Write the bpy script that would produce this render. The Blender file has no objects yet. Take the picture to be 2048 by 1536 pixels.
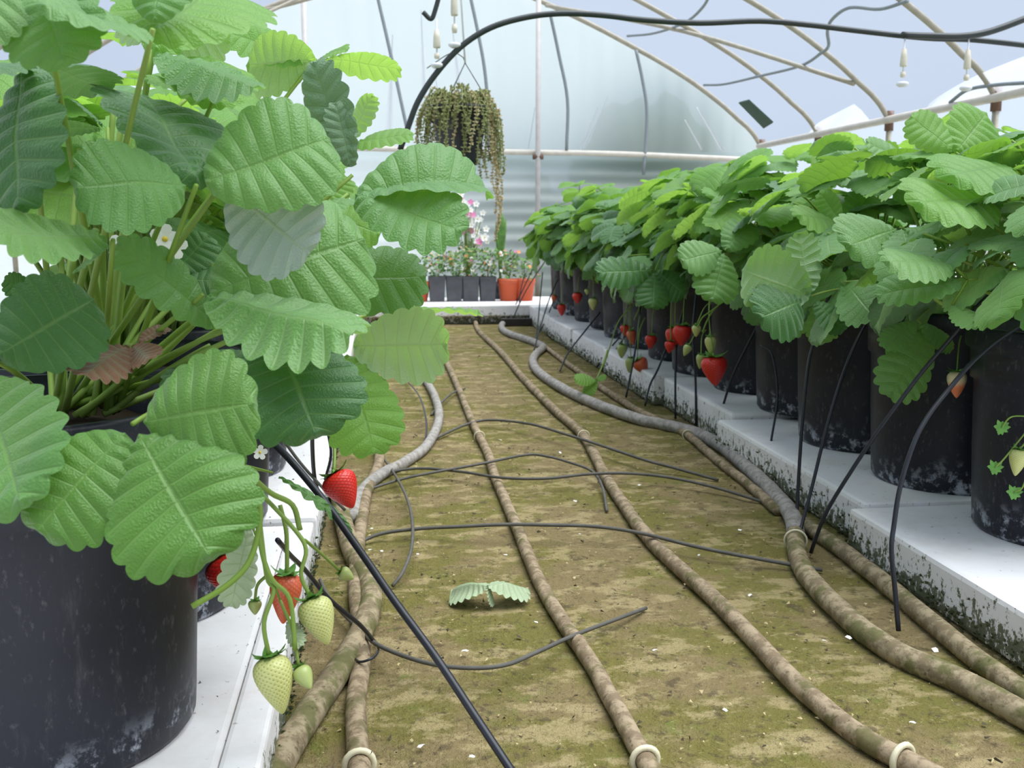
import bpy, bmesh, math, random
from mathutils import Vector, Matrix, noise
R = random.Random(7)
scene = bpy.context.scene
col = scene.collection

# ------------------------------------------------------------------ camera, light, exposure
F_PX, W, H = 2050.0, 2048, 1536
PITCH = math.atan(318 / F_PX)
YAW = math.atan(269 / F_PX * math.cos(PITCH))
CAM = Vector((0, 0, 0.43))
cd = bpy.data.cameras.new('camera')
cd.sensor_fit = 'HORIZONTAL'; cd.sensor_width = 36.0; cd.lens = 36.0 * F_PX / W
cd.clip_start = 0.02; cd.clip_end = 300
cd.dof.use_dof = True; cd.dof.focus_distance = 0.95; cd.dof.aperture_fstop = 20.0
cam = bpy.data.objects.new('camera', cd); col.objects.link(cam)
cam.location = CAM
cam.rotation_euler = (math.pi / 2 - PITCH, 0, -YAW)
scene.camera = cam

world = bpy.data.worlds.new('overcast_sky'); scene.world = world
world.use_nodes = True
bg = world.node_tree.nodes['Background']
bg.inputs[0].default_value = (0.75, 0.86, 1.0, 1); bg.inputs[1].default_value = 0.56
sd = bpy.data.lights.new('veiled_sun', 'SUN'); sd.energy = 4.8; sd.angle = math.radians(60); sd.color = (1.0, 0.97, 0.90)
sun = bpy.data.objects.new('veiled_sun', sd); col.objects.link(sun)
sun.rotation_euler = (math.radians(4), math.radians(17), 0)
vs = scene.view_settings
vs.view_transform = 'Standard'; vs.look = 'None'; vs.gamma = 1.0; vs.use_curve_mapping = False
vs.exposure = 0.56

cy = scene.cycles
cy.max_bounces = 6; cy.diffuse_bounces = 3; cy.glossy_bounces = 2; cy.transmission_bounces = 4; cy.transparent_max_bounces = 6
cy.caustics_reflective = False; cy.caustics_refractive = False; cy.use_adaptive_sampling = True; cy.adaptive_threshold = 0.04; cy.use_light_tree = False

FW = Vector((math.sin(YAW) * math.cos(PITCH), math.cos(YAW) * math.cos(PITCH), -math.sin(PITCH)))
RT = Vector((math.cos(YAW), -math.sin(YAW), 0)); UP = RT.cross(FW)
def ray(x, y): return FW * F_PX + RT * (x - W / 2) - UP * (y - H / 2)
def at(x, y, Y): d = ray(x, y); return CAM + d * (Y / d.y)
def on_z(x, y, z=0.0): d = ray(x, y); return CAM + d * ((z - CAM.z) / d.z)

# ------------------------------------------------------------------ object helpers
def tag(o, label=None, cat=None, group=None, kind=None):
    if label: o['label'] = label
    if cat: o['category'] = cat
    if group: o['group'] = group
    if kind: o['kind'] = kind
    return o
def link(name, me, mat=None, parent=None, matrix=None):
    o = bpy.data.objects.new(name, me); col.objects.link(o)
    if mat is not None and not me.materials: me.materials.append(mat)
    if parent is not None: o.parent = parent
    if matrix is not None: o.matrix_basis = matrix
    return o
def empty(name, loc):
    o = bpy.data.objects.new(name, None); col.objects.link(o); o.location = loc; o.empty_display_size = .05
    return o
def mesh(name, verts, faces, smooth=True, uvs=None):
    me = bpy.data.meshes.new(name); me.from_pydata([tuple(v) for v in verts], [], faces)
    if smooth: me.polygons.foreach_set('use_smooth', [True] * len(me.polygons))
    if uvs:
        ul = me.uv_layers.new(name='UVMap')
        for l in me.loops: ul.data[l.index].uv = uvs[l.vertex_index]
    me.update(); return me
class MB:
    def __init__(s): s.v = []; s.f = []; s.uv = []
    def add(s, v, f, uv=None):
        b = len(s.v); s.v += [Vector(p) for p in v]; s.f += [tuple(i + b for i in q) for q in f]
        s.uv += uv if uv else [(.5, .5)] * len(v)
    def box(s, lo, hi):
        x0, y0, z0 = lo; x1, y1, z1 = hi
        s.add([(x0,y0,z0),(x1,y0,z0),(x1,y1,z0),(x0,y1,z0),(x0,y0,z1),(x1,y0,z1),(x1,y1,z1),(x0,y1,z1)],
              [(0,3,2,1),(4,5,6,7),(0,1,5,4),(1,2,6,5),(2,3,7,6),(3,0,4,7)])
    def tube(s, pts, r, n=8, cap=True):
        pts = [Vector(p) for p in pts]; m = len(pts)
        rs = r if isinstance(r, (list, tuple)) else [r] * m
        t0 = (pts[1] - pts[0]).normalized()
        a = t0.orthogonal().normalized(); v = []; uv = []
        for i, p in enumerate(pts):
            t = (pts[min(i+1, m-1)] - pts[max(i-1, 0)])
            t = t.normalized() if t.length > 1e-9 else t0
            a = (a - t * a.dot(t)); a = a.normalized() if a.length > 1e-6 else t.orthogonal().normalized()
            b = t.cross(a)
            for k in range(n):
                an = 2 * math.pi * k / n
                v.append(p + (a * math.cos(an) + b * math.sin(an)) * rs[i]); uv.append((k / n, i / (m - 1)))
        f = [(i*n+k, i*n+(k+1) % n, (i+1)*n+(k+1) % n, (i+1)*n+k) for i in range(m-1) for k in range(n)]
        if cap: f += [tuple(range(n-1, -1, -1)), tuple((m-1)*n+k for k in range(n))]
        s.add(v, f, uv)
    def lathe(s, prof, n=32, c=(0, 0, 0), cap=False):
        c = Vector(c); v = []; uv = []; m = len(prof)
        for i, (r, z) in enumerate(prof):
            for k in range(n):
                an = 2 * math.pi * k / n
                v.append(c + Vector((r * math.cos(an), r * math.sin(an), z))); uv.append((k / n, i / max(1, m-1)))
        f = [(i*n+k, i*n+(k+1) % n, (i+1)*n+(k+1) % n, (i+1)*n+k) for i in range(m-1) for k in range(n)]
        if cap: f += [tuple(range(n-1, -1, -1)), tuple((m-1)*n+k for k in range(n))]
        s.add(v, f, uv)
    def me(s, name, smooth=True): return mesh(name, s.v, s.f, smooth, s.uv)
    def build(s, name, mat, parent=None, smooth=True, matrix=None): return link(name, s.me(name, smooth), mat, parent, matrix)
def smooth_pts(pts, k=6):
    pts = [Vector(p) for p in pts]
    if len(pts) < 3: return pts
    out = []; P = [pts[0] * 2 - pts[1]] + pts + [pts[-1] * 2 - pts[-2]]
    for i in range(1, len(P) - 2):
        a, b, c, d = P[i-1], P[i], P[i+1], P[i+2]
        for j in range(k):
            t = j / k
            out.append(0.5 * ((2*b) + (c-a)*t + (2*a-5*b+4*c-d)*t*t + (3*b-a-3*c+d)*t*t*t))
    out.append(pts[-1]); return out
def bevel(me, w=.004, seg=2):
    bm = bmesh.new(); bm.from_mesh(me)
    bmesh.ops.bevel(bm, geom=[e for e in bm.edges], offset=w, segments=seg, affect='EDGES', profile=.6)
    bm.to_mesh(me); bm.free(); me.update(); return me

# ------------------------------------------------------------------ materials
class NT:
    def __init__(s, name):
        s.m = bpy.data.materials.new(name); s.m.use_nodes = True; s.t = s.m.node_tree
        s.t.nodes.clear(); s.out = s.t.nodes.new('ShaderNodeOutputMaterial')
    def n(s, typ, ins=None, **kw):
        nd = s.t.nodes.new('ShaderNode' + typ)
        for k, v in kw.items(): setattr(nd, k, v)
        for k, v in (ins or {}).items(): s.set(nd.inputs[k], v)
        return nd
    def set(s, sock, v):
        if isinstance(v, bpy.types.NodeSocket): s.t.links.new(v, sock)
        elif isinstance(v, (tuple, list)) and len(v) == 3 and sock.type == 'RGBA': sock.default_value = (*v, 1)
        else: sock.default_value = v
    def math(s, op, a, b=0.0, c=None, clamp=False):
        nd = s.n('Math', {0: a, 1: b}, operation=op, use_clamp=clamp)
        if c is not None: s.set(nd.inputs[2], c)
        return nd.outputs[0]
    def mix(s, f, a, b):
        nd = s.n('Mix', data_type='RGBA'); s.set(nd.inputs[0], f); s.set(nd.inputs[6], a); s.set(nd.inputs[7], b); return nd.outputs[2]
    def ramp(s, f, lo, hi):
        return s.n('MapRange', {0: f, 1: lo, 2: hi}, interpolation_type='SMOOTHSTEP').outputs[0]
    def noise(s, scale, detail=3, vec=None, rough=.55):
        nd = s.n('TexNoise', {'Scale': scale, 'Detail': detail, 'Roughness': rough})
        if vec is not None: s.set(nd.inputs['Vector'], vec)
        return nd.outputs[0]
    def obj(s, scale=None):
        o = s.n('TexCoord').outputs['Object']
        if scale: o = s.n('Mapping', {0: o, 3: scale}).outputs[0]
        return o
    def pos(s, scale=None):
        o = s.n('NewGeometry').outputs['Position']
        if scale: o = s.n('Mapping', {0: o, 3: scale}).outputs[0]
        return o
    def bump(s, hgt, strength=.3, dist=.002):
        return s.n('Bump', {'Height': hgt, 'Strength': strength, 'Distance': dist}).outputs[0]
    def bsdf(s, color, rough=.5, normal=None, spec=.5, **kw):
        nd = s.n('BsdfPrincipled', {'Base Color': color, 'Roughness': rough, 'Specular IOR Level': spec, **kw})
        if normal is not None: s.set(nd.inputs['Normal'], normal)
        return nd.outputs[0]
    def done(s, sh): s.t.links.new(sh, s.out.inputs[0]); return s.m

def simple(name, c, rough=.5, var=.15, scale=60, spec=.4, bump=0):
    t = NT(name); nz = t.noise(scale, 3, t.pos())
    cc = t.mix(nz, tuple(x * (1 - var) for x in c), tuple(min(1, x * (1 + var)) for x in c))
    return t.done(t.bsdf(cc, rough, t.bump(nz, bump, .001) if bump else None, spec))

def leaf_material(name, top, top2, under, trans, tw=.34, nv=9):
    t = NT(name)
    uv = t.n('SeparateXYZ', {0: t.n('TexCoord').outputs['UV']})
    u, v = uv.outputs[0], uv.outputs[1]
    r = t.math('MULTIPLY', t.math('ABSOLUTE', t.math('SUBTRACT', u, .5)), 2.0)
    fr = t.math('FRACT', t.math('MULTIPLY', v, float(nv)))
    d = t.math('ABSOLUTE', t.math('SUBTRACT', fr, .5))
    vein = t.math('MULTIPLY', t.ramp(d, .085, .0), t.ramp(r, 1.0, .55))
    rib = t.ramp(r, .055, .012)
    vm = t.math('MAXIMUM', vein, rib)
    rnd = t.n('ObjectInfo').outputs['Random']
    nz = t.noise(38, 1, t.obj())
    mixf = t.math('ADD', t.math('MULTIPLY', rnd, .65), t.math('MULTIPLY', nz, .45), clamp=True)
    ctop = t.mix(mixf, top, top2)
    ctop = t.mix(t.math('MULTIPLY', vm, .45), ctop, (.20, .36, .09))
    cund = t.mix(t.math('MULTIPLY', vm, .5), under, (.42, .52, .26))
    back = t.n('NewGeometry').outputs['Backfacing']
    c = t.mix(back, ctop, cund)
    ct = t.mix(t.math('MULTIPLY', vm, .5), t.mix(rnd, trans, tuple(x * .8 for x in trans)), tuple(x * .55 for x in trans))
    hgt = t.math('SUBTRACT', t.math('MULTIPLY', t.noise(60, 1, t.obj()), .12), t.math('MULTIPLY', vm, .8))
    nrm = t.bump(hgt, .30, .03)
    p = t.bsdf(c, .43, nrm, .5, **{'Sheen Weight': .45, 'Sheen Roughness': .45, 'Sheen Tint': (.9, 1, .92, 1)})
    tr = t.n('BsdfTranslucent', {'Color': ct, 'Normal': nrm}).outputs[0]
    return t.done(t.n('MixShader', {0: tw, 1: p, 2: tr}).outputs[0])
M = {}
M['leaf'] = leaf_material('strawberry_leaf_green', (.090, .240, .060), (.160, .335, .080), (.25, .40, .20), (.30, .60, .05))
M['leaf_mid'] = leaf_material('full_green_leaf', (.070, .195, .022), (.105, .25, .032), (.25, .40, .18), (.20, .45, .03), .26)
M['leaf_bright'] = leaf_material('yellow_green_and_backlit_leaf', (.14, .33, .045), (.20, .42, .06), (.42, .56, .30), (.42, .74, .09), .45)  # yellow-green; on the front plant's top leaves the tone paints in backlight
M['leaf_dark'] = leaf_material('deep_green_and_shaded_leaf', (.036, .130, .026), (.062, .185, .034), (.20, .34, .17), (.12, .33, .03), .22)  # deep green; inside the front plant it also stands in for shade
M['leaf_silver'] = leaf_material('silvery_green_leaf', (.15, .27, .14), (.21, .34, .19), (.40, .48, .41), (.16, .30, .08), .15)  # pale underside is the leaf's own; greyed top paints a sheen
M['leaf_dry'] = leaf_material('dry_brown_leaf', (.20, .085, .035), (.28, .13, .06), (.26, .14, .08), (.2, .1, .04), .15)
M['leaf_wilt'] = leaf_material('wilted_pale_leaf', (.36, .46, .26), (.44, .53, .32), (.44, .52, .34), (.3, .4, .2), .15)
def stem_material():
    t = NT('green_stem'); rnd = t.n('ObjectInfo').outputs['Random']
    c = t.mix(rnd, (.22, .36, .05), (.30, .42, .10))
    p = t.bsdf(c, .45, None, .35)
    tr = t.n('BsdfTranslucent', {'Color': (.35, .5, .08, 1)}).outputs[0]
    return t.done(t.n('MixShader', {0: .2, 1: p, 2: tr}).outputs[0])
M['stem'] = stem_material()
M['stem_red'] = simple('reddish_stem', (.16, .10, .04), .5)
def berry_material(name, c1, c2, seed, tip=None):
    t = NT(name)
    uv = t.n('SeparateXYZ', {0: t.n('TexCoord').outputs['UV']})
    u, v = uv.outputs[0], uv.outputs[1]
    a = t.math('ADD', t.math('MULTIPLY', u, 17.0), t.math('MULTIPLY', v, 12.0))
    b = t.math('SUBTRACT', t.math('MULTIPLY', u, 17.0), t.math('MULTIPLY', v, 12.0))
    da = t.math('ABSOLUTE', t.math('SUBTRACT', t.math('FRACT', a), .5))
    db = t.math('ABSOLUTE', t.math('SUBTRACT', t.math('FRACT', b), .5))
    sd_ = t.ramp(t.math('ADD', da, db), .30, .14)
    c = t.mix(t.noise(30, 2, t.obj()), c1, c2)
    if tip: c = t.mix(t.ramp(v, .30, .62), tip, c)
    c = t.mix(t.math('MULTIPLY', sd_, .75), c, seed)
    return t.done(t.bsdf(c, .32, None, .5, **{'Subsurface Weight': .12, 'Subsurface Radius': (.006, .003, .002), 'Subsurface Scale': .5}))
M['berry_red'] = berry_material('ripe_red_berry', (.62, .012, .016), (.72, .03, .02), (.62, .20, .06))
M['berry_orange'] = berry_material('half_ripe_orange_berry', (.70, .10, .045), (.78, .16, .07), (.72, .36, .14))
M['berry_blush'] = berry_material('blushing_pale_berry', (.78, .16, .06), (.8, .25, .1), (.75, .5, .2), (.72, .62, .40))
M['berry_white'] = berry_material('unripe_white_berry', (.54, .56, .19), (.63, .63, .26), (.28, .34, .05))
M['berry_green'] = berry_material('small_green_berry', (.38, .46, .14), (.48, .54, .2), (.26, .34, .07))
M['calyx'] = simple('calyx_green', (.12, .30, .05), .5, .3, 200)

def pot_material():
    t = NT('charcoal_pot_plastic'); P = t.obj()
    zz = t.n('SeparateXYZ', {0: P}).outputs[2]
    sc = t.noise(14, 6, t.n('Mapping', {0: P, 3: (6, 6, 1.2), 2: (.4, .2, 0)}).outputs[0], .7)
    fsp = t.ramp(t.noise(150, 4, t.n('Mapping', {0: P, 3: (1, 1, .5)}).outputs[0], .7), .56, .72)
    dust = t.math('ADD', t.math('MULTIPLY', t.ramp(sc, .55, .78), .13), t.math('MULTIPLY', fsp, .18))
    lime = t.math('MULTIPLY', t.ramp(t.noise(45, 6, P, .7), .50, .62), t.ramp(t.math('ADD', zz, t.math('MULTIPLY', t.noise(9, 2, P), .07)), .085, .035))
    c = t.mix(dust, (.013, .015, .023), (.28, .275, .275))
    c = t.mix(t.math('MULTIPLY', lime, .75), c, (.62, .65, .72))
    return t.done(t.bsdf(c, t.math('ADD', .42, t.math('MULTIPLY', lime, .4)), t.bump(sc, .15, .001), .32))
M['pot'] = pot_material()
M['soil'] = simple('potting_soil', (.035, .024, .016), .95, .5, 120, .1, .8)
def foam_material():
    t = NT('weathered_polystyrene'); P = t.pos()
    zz = t.n('SeparateXYZ', {0: P}).outputs[2]
    nrm = t.n('SeparateXYZ', {0: t.n('NewGeometry').outputs['True Normal']}).outputs[2]
    g = t.ramp(t.noise(9, 5, P, .65), .45, .75)
    c = t.mix(t.math('MULTIPLY', g, .35), (.90, .88, .875), (.66, .58, .50))
    sp = t.ramp(t.noise(110, 4, P, .6), .66, .72)
    c = t.mix(t.math('MULTIPLY', sp, .5), c, (.22, .16, .11))
    side = t.ramp(nrm, .6, .3)
    rnd = t.n('ObjectInfo').outputs['Random']
    ms = t.noise(95, 5, t.pos((1, 1, .75)), .75)
    lim = t.math('SUBTRACT', .60, t.math('MULTIPLY', t.ramp(zz, .062, .0), .20))
    moss = t.math('MULTIPLY', t.ramp(t.math('SUBTRACT', ms, lim), 0, .05), side)
    mc = t.mix(t.noise(200, 2, P), (.022, .024, .010), (.13, .16, .035))
    c = t.mix(t.math('MULTIPLY', moss, .9), c, mc)
    return t.done(t.bsdf(c, .75, t.bump(t.noise(160, 3, P), .2, .001), .3))
M['foam'] = foam_material()
def mat_material():
    t = NT('mossy_capillary_mat'); P = t.pos((1.0, 1.0, 1.0))
    a = t.noise(5.5, 6, P, .62); b = t.noise(16, 6, t.pos((1, 1.5, 1)), .65); f = t.noise(170, 4, P, .7)
    c = t.mix(t.ramp(a, .42, .56), (.240, .182, .085), (.180, .158, .043))
    c = t.mix(t.math('MULTIPLY', t.ramp(b, .50, .60), .72), c, (.42, .335, .17))
    c = t.mix(t.math('MULTIPLY', t.ramp(t.noise(23, 5, P, .7), .56, .72), .7), c, (.150, .185, .036))
    c = t.mix(t.math('MULTIPLY', t.ramp(t.noise(42, 5, P, .7), .55, .66), .75), c, (.095, .070, .040))
    c = t.mix(t.math('MULTIPLY', t.ramp(f, .58, .72), .5), c, (.50, .44, .20))
    c = t.mix(t.math('MULTIPLY', t.ramp(t.noise(120, 3, P), .40, .30), .6), c, (.09, .07, .032))
    return t.done(t.bsdf(c, .92, t.bump(t.math('ADD', f, t.math('MULTIPLY', t.noise(42, 5, P, .7), 1.5)), 1.0, .006), .2))
M['mat'] = mat_material()
def hose_material(name, c1, c2, c3, cover):
    t = NT(name); P = t.pos()
    a = t.noise(60, 5, P, .7); b = t.noise(26, 4, P, .6)
    rg = t.n('TexWave', {'Scale': 1.0, 'Vector': P}).outputs[0]
    c = t.mix(t.ramp(a, .42, .58), c1, c2)
    c = t.mix(t.math('MULTIPLY', t.ramp(b, .62 - cover, .74 - cover), .85), c, c3)
    c = t.mix(t.math('MULTIPLY', t.ramp(t.noise(150, 3, P), .60, .7), .6), c, (.05, .04, .02))
    return t.done(t.bsdf(c, .8, t.bump(a, .6, .002), .25))
M['hose_mossy'] = hose_material('algae_covered_hose', (.20, .155, .09), (.36, .29, .18), (.12, .12, .04), .14)
M['hose_grey'] = hose_material('grey_weathered_hose', (.27, .25, .225), (.38, .355, .325), (.17, .145, .095), .02)
M['hose_brown'] = hose_material('brown_weathered_hose', (.21, .155, .095), (.36, .28, .18), (.12, .11, .04), .09)
M['drip'] = simple('black_drip_tube', (.018, .019, .026), .38, .3, 80)
M['drip_grey'] = simple('dusty_drip_tube', (.10, .095, .082), .7, .4, 70)
M['tie'] = simple('cream_cable_tie', (.72, .66, .46), .5)
M['steel'] = simple('galvanised_steel', (.42, .38, .30), .5, .3, 40)
M['steel_pale'] = simple('pale_galvanised_post', (.55, .52, .50), .5, .2, 30)
M['rust'] = simple('rusty_clamp', (.17, .095, .065), .7, .3, 90)
M['wood_pale'] = simple('pale_painted_rail', (.72, .66, .58), .6, .2, 30)
M['pipe_black'] = simple('dark_irrigation_pipe', (.035, .042, .040), .4, .3, 40)
M['cord'] = simple('grey_film_rope', (.28, .31, .33), .8)
M['cream'] = simple('cream_plastic', (.74, .68, .54), .45)
M['white'] = simple('white_plastic', (.82, .82, .84), .4, .05)
M['petal'] = simple('white_petal', (.85, .84, .80), .6, .06)
M['pink'] = simple('pink_petal', (.80, .22, .50), .6, .2)
M['orange_fl'] = simple('orange_petal', (.80, .32, .12), .6, .2)
M['yellow'] = simple('yellow_centre', (.75, .55, .06), .6)
M['terracotta'] = simple('terracotta_plastic', (.52, .095, .035), .55, .2, 20)
M['pot_grey'] = simple('grey_square_pot', (.075, .078, .085), .6, .4, 25)
M['basket'] = simple('dark_hanging_pot', (.030, .032, .042), .5, .3, 20)
M['succ'] = simple('trailing_olive_leaf', (.30, .32, .12), .6, .45, 90)
M['succ2'] = simple('trailing_tan_leaf', (.52, .42, .22), .6, .35, 90)
M['small_green'] = simple('small_leaf_green', (.11, .24, .05), .6, .6, 40)
M['patch'] = simple('dark_green_tape', (.045, .085, .055), .6)
M['dark_block'] = simple('dark_wet_wood', (.035, .03, .025), .8, .4, 40)
M['grass'] = simple('pale_yard_outside', (.42, .43, .40), .9, .25, 3)
M['hedge'] = simple('hedge_green', (.028, .070, .022), .9, .5, 6)
def film_material(name, tint, clear, opaque=.12):
    t = NT(name)
    tp = t.n('BsdfTransparent', {'Color': (*tint, 1)}).outputs[0]
    tl = t.n('BsdfTranslucent', {'Color': (*[min(1, c * 1.0) for c in tint], 1)}).outputs[0]
    df = t.n('BsdfDiffuse', {'Color': (.82, .86, .90, 1)}).outputs[0]
    s = t.n('MixShader', {0: opaque, 1: tl, 2: df}).outputs[0]
    s = t.n('MixShader', {0: clear, 1: s, 2: tp}).outputs[0]
    return t.done(s)
M['film_roof'] = film_material('polythene_film_roof', (.76, .80, .885), .90)
M['film_end'] = film_material('polythene_film_end', (.82, .90, .945), .10, .06)
M['film_low'] = film_material('polythene_film_skirt', (.88, .95, .985), .08, .10)
M['film_side'] = film_material('polythene_film_side', (.84, .90, .98), .62, .2)
M['film_lap'] = film_material('lapped_polythene', (.97, .98, 1.0), .62, .2)
M['film_fold'] = film_material('folded_polythene', (.97, .97, 1.0), .12, .35)

# ------------------------------------------------------------------ structure
def struct(o): o['kind'] = 'structure'; return o
CX, HALF, YE, YF = 0.24, 1.73, 5.2, -2.5
def arch(X):
    a = abs(X - CX)
    P = [(0, 1.66), (.3, 1.615), (.573, 1.52), (.85, 1.405), (1.055, 1.305), (1.257, 1.205), (1.443, 1.09), (1.60, .972), (1.68, .90), (1.73, .83)]
    for (x0, z0), (x1, z1) in zip(P, P[1:]):
        if a <= x1: return z0 + (z1 - z0) * (a - x0) / (x1 - x0)
    return .83
ARCX = [0, .15, .3, .45, .58, .75, .9, 1.06, 1.16, 1.26, 1.35, 1.44, 1.53, 1.60, 1.65, 1.69, 1.715, 1.73]
def arch_s(a):   # smoothed
    w = .05; return sum(arch(CX + min(1.73, max(-1.73, a + w * k))) for k in (-2, -1, 0, 1, 2)) / 5 if abs(a) < 1.62 else arch(CX + a)
hoop_pts = [(CX - a, arch_s(a)) for a in reversed(ARCX)] + [(CX + a, arch_s(a)) for a in ARCX[1:]]

# floor: mossy mat, gently uneven
nx, ny = 110, 190; v = []; f = []
for j in range(ny + 1):
    for i in range(nx + 1):
        X = CX - HALF + 2 * HALF * i / nx; Y = -0.6 + (YE + .6) * j / ny
        z = (noise.noise(Vector((X * 9, Y * 9, 0))) * .0025 + noise.noise(Vector((X * 30, Y * 30, 3))) * .0018) - .002
        v.append((X, Y, z))
for j in range(ny):
    for i in range(nx):
        a = j * (nx + 1) + i; f.append((a, a + 1, a + nx + 2, a + nx + 1))
struct(link('floor', mesh('floor', v, f), M['mat']))
g = MB(); g.add([(-60, -60, -.02), (60, -60, -.02), (60, 60, -.02), (-60, 60, -.02)], [(0, 1, 2, 3)])
struct(g.build('ground', M['grass']))
# roof film: sheet over the hoops with slight sag between them
HOOPS = [5.2, 4.5, 3.85, 3.15, 2.45, 1.75, 1.05, .35, -.35, -1.05, -1.75, -2.45]
v = []; f = []; nn = len(hoop_pts); ys = [YE - (YE - YF) * k / 60 for k in range(61)]
for Y in ys:
    d = min(abs(Y - h_) for h_ in HOOPS)
    for X, z in hoop_pts:
        s = .016 - .03 * min(d, .35)
        n2 = Vector((X - CX, 0, (z - .55) * 1.2)).normalized()
        v.append((X + n2.x * s, Y, z + n2.z * s + noise.noise(Vector((X * 4, Y * 4, 1))) * .008))
for j in range(60):
    for i in range(nn - 1):
        a = j * nn + i; f.append((a, a + 1, a + nn + 1, a + nn))
ceil = struct(link('ceiling', mesh('ceiling', v, f), M['film_roof']))
# film doubled over along the right eave
for (ya, yb, wmax) in [(1.9, 3.6, .12), (4.0, 4.62, .06)]:
    v = []; f = []; n_ = 24
    for i in range(n_ + 1):
        t = i / n_; Y = ya + (yb - ya) * t; wd = wmax * (1 - t) ** .6 * min(1, t * 12 + .6)
        for j in range(6):
            q = 1.73 - wd * j / 5; v.append((CX + q - .002 + .004 * math.sin(j + 9 * t), Y, arch_s(q) + .002))
    for i in range(n_):
        for j in range(5): a = i * 6 + j; f.append((a, a + 1, a + 7, a + 6))
    link('fold', mesh('fold', v, f), M['film_lap'], ceil)
def side_wall(name, X, sg):
    v = []; f = []
    for j in range(41):
        Y = YE - (YE - YF) * j / 40
        for i in range(9):
            z = .85 * i / 8 - .02
            v.append((X + sg * (.012 + .02 * math.sin(math.pi * i / 8) * (noise.noise(Vector((Y * 3, z * 3, 9))))), Y, z))
    for j in range(40):
        for i in range(8):
            a = j * 9 + i; f.append((a, a + 1, a + 10, a + 9))
    struct(link(name, mesh(name, v, f), M['film_side']))
side_wall('wall_right', CX + HALF, 1); side_wall('wall_left', CX - HALF, -1)
# end wall film: upper sheet with vertical wrinkles and a horizontally pleated skirt
v = []; f = []; nx, nz = 150, 44
for j in range(nz + 1):
    for i in range(nx + 1):
        X = CX - HALF + 2 * HALF * i / nx; zt = arch_s(X - CX); z0 = .76
        z = z0 + (zt - z0) * j / nz
        w = .006 * noise.noise(Vector((X * 13, z * 1.3, 2))) + .003 * noise.noise(Vector((X * 40, z * 2, 5)))
        v.append((X, YE + .03 + w, z))
for j in range(nz):
    for i in range(nx):
        a = j * (nx + 1) + i; f.append((a, a + 1, a + nx + 2, a + nx + 1))
wb = struct(link('wall_back', mesh('wall_back', v, f), M['film_end']))
v = []; f = []; nx, nz = 60, 60
for j in range(nz + 1):
    for i in range(nx + 1):
        X = CX - HALF + 2 * HALF * i / nx; z = -.02 + .82 * j / nz
        w = .003 * math.sin(z * 95 + 1.5 * noise.noise(Vector((X * 2, z * 2, 0)))) + .012 * noise.noise(Vector((X * 3, z * 6, 8)))
        v.append((X, YE + .005 + w, z))
for j in range(nz):
    for i in range(nx):
        a = j * (nx + 1) + i; f.append((a, a + 1, a + nx + 2, a + nx + 1))
sk = link('skirt', mesh('skirt', v, f), M['film_low'], wb); sk['label'] = 'horizontally pleated film skirt below the rail'
# sharp vertical folds in the end film: doubled, whiter plastic
for (x0, y0, x1, y1, w0, w1) in [(785, 70, 779, 262, 3, 15), (842, 20, 850, 215, 3, 14), (868, 135, 880, 215, 2, 8), (905, 60, 922, 200, 3, 14),
                                 (1070, 215, 1056, 297, 3, 6), (1195, 215, 1160, 300, 3, 6), (1215, 195, 1168, 298, 2, 5), (1395, 215, 1445, 300, 4, 8), (1370, 240, 1405, 300, 2, 6)]:
    a, b = at(x0, y0, YE + .012), at(x1, y1, YE + .012); k = 5.2 / 2050 / 2; mb = MB(); vs_ = []
    for i in range(7):
        t = i / 6; p = a.lerp(b, t); w = (w0 + (w1 - w0) * t) * k
        vs_ += [p + Vector((-w, 0, 0)), p + Vector((0, -.012 - w * .5, 0)), p + Vector((w, 0, 0))]
    mb.add(vs_, [(3*i+j, 3*i+j+1, 3*i+j+4, 3*i+j+3) for i in range(6) for j in range(2)])
    mb.build('fold', M['film_fold'], wb)
# trees and hedge beyond the end film
def blob(name, c, rad, seed, label):
    bm = bmesh.new(); bmesh.ops.create_icosphere(bm, subdivisions=4, radius=1)
    for q in bm.verts:
        n_ = noise.fractal(q.co * 2.3 + Vector((seed, 0, 0)), 1, 2, 4)
        q.co = Vector((q.co.x * rad[0], q.co.y * rad[1], q.co.z * rad[2])) * (1 + .22 * n_)
    me = bpy.data.meshes.new(name); bm.to_mesh(me); bm.free()
    o = link(name, me, M['hedge']); o.location = c
    return tag(o, label, 'bush')
blob('bush', (1.45, 5.47, .52), (.42, .16, .56), 1, 'dark bush outside, showing through the right of the end film')
blob('bush', (.66, 5.60, .30), (.38, .18, .48), 5, 'farther bush outside, faint behind the end film')

# ------------------------------------------------------------------ hoops, rails, ropes
oname = {0: 'arched steel hoop framing the end wall film', 1: 'second arched hoop from the end wall', 2: 'third arched hoop from the end wall, holding the long brace',
         3: 'fourth arched hoop from the end wall, nearest one in view'}
for k, Y in enumerate(HOOPS[:4]):
    root = empty('greenhouse_hoop', (CX, Y, 0)); tag(root, oname[k], 'hoop', 'tunnel hoops')
    rr = .0105 if k else .012
    m = MB(); m.tube(smooth_pts([(X - CX, 0, z) for X, z in hoop_pts], 2), rr, 10); m.build('arch', M['steel'], root)
    for s in (-1, 1):
        m = MB(); m.tube([(s * HALF, 0, 0), (s * HALF, 0, .83)], rr, 10); m.build('leg', M['steel'], root)
        m = MB(); m.tube([(s * HALF, 0, .79), (s * HALF, 0, .865)], rr * 1.6, 10); m.build('clamp', M['rust'], root)
    if k == 3:
        m = MB(); m.tube([(HALF, 0, 0), (HALF, 0, .70)], .042, 20)
        m.build('sleeve', M['white'], root)['label'] = 'white plastic pipe sleeve'
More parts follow.
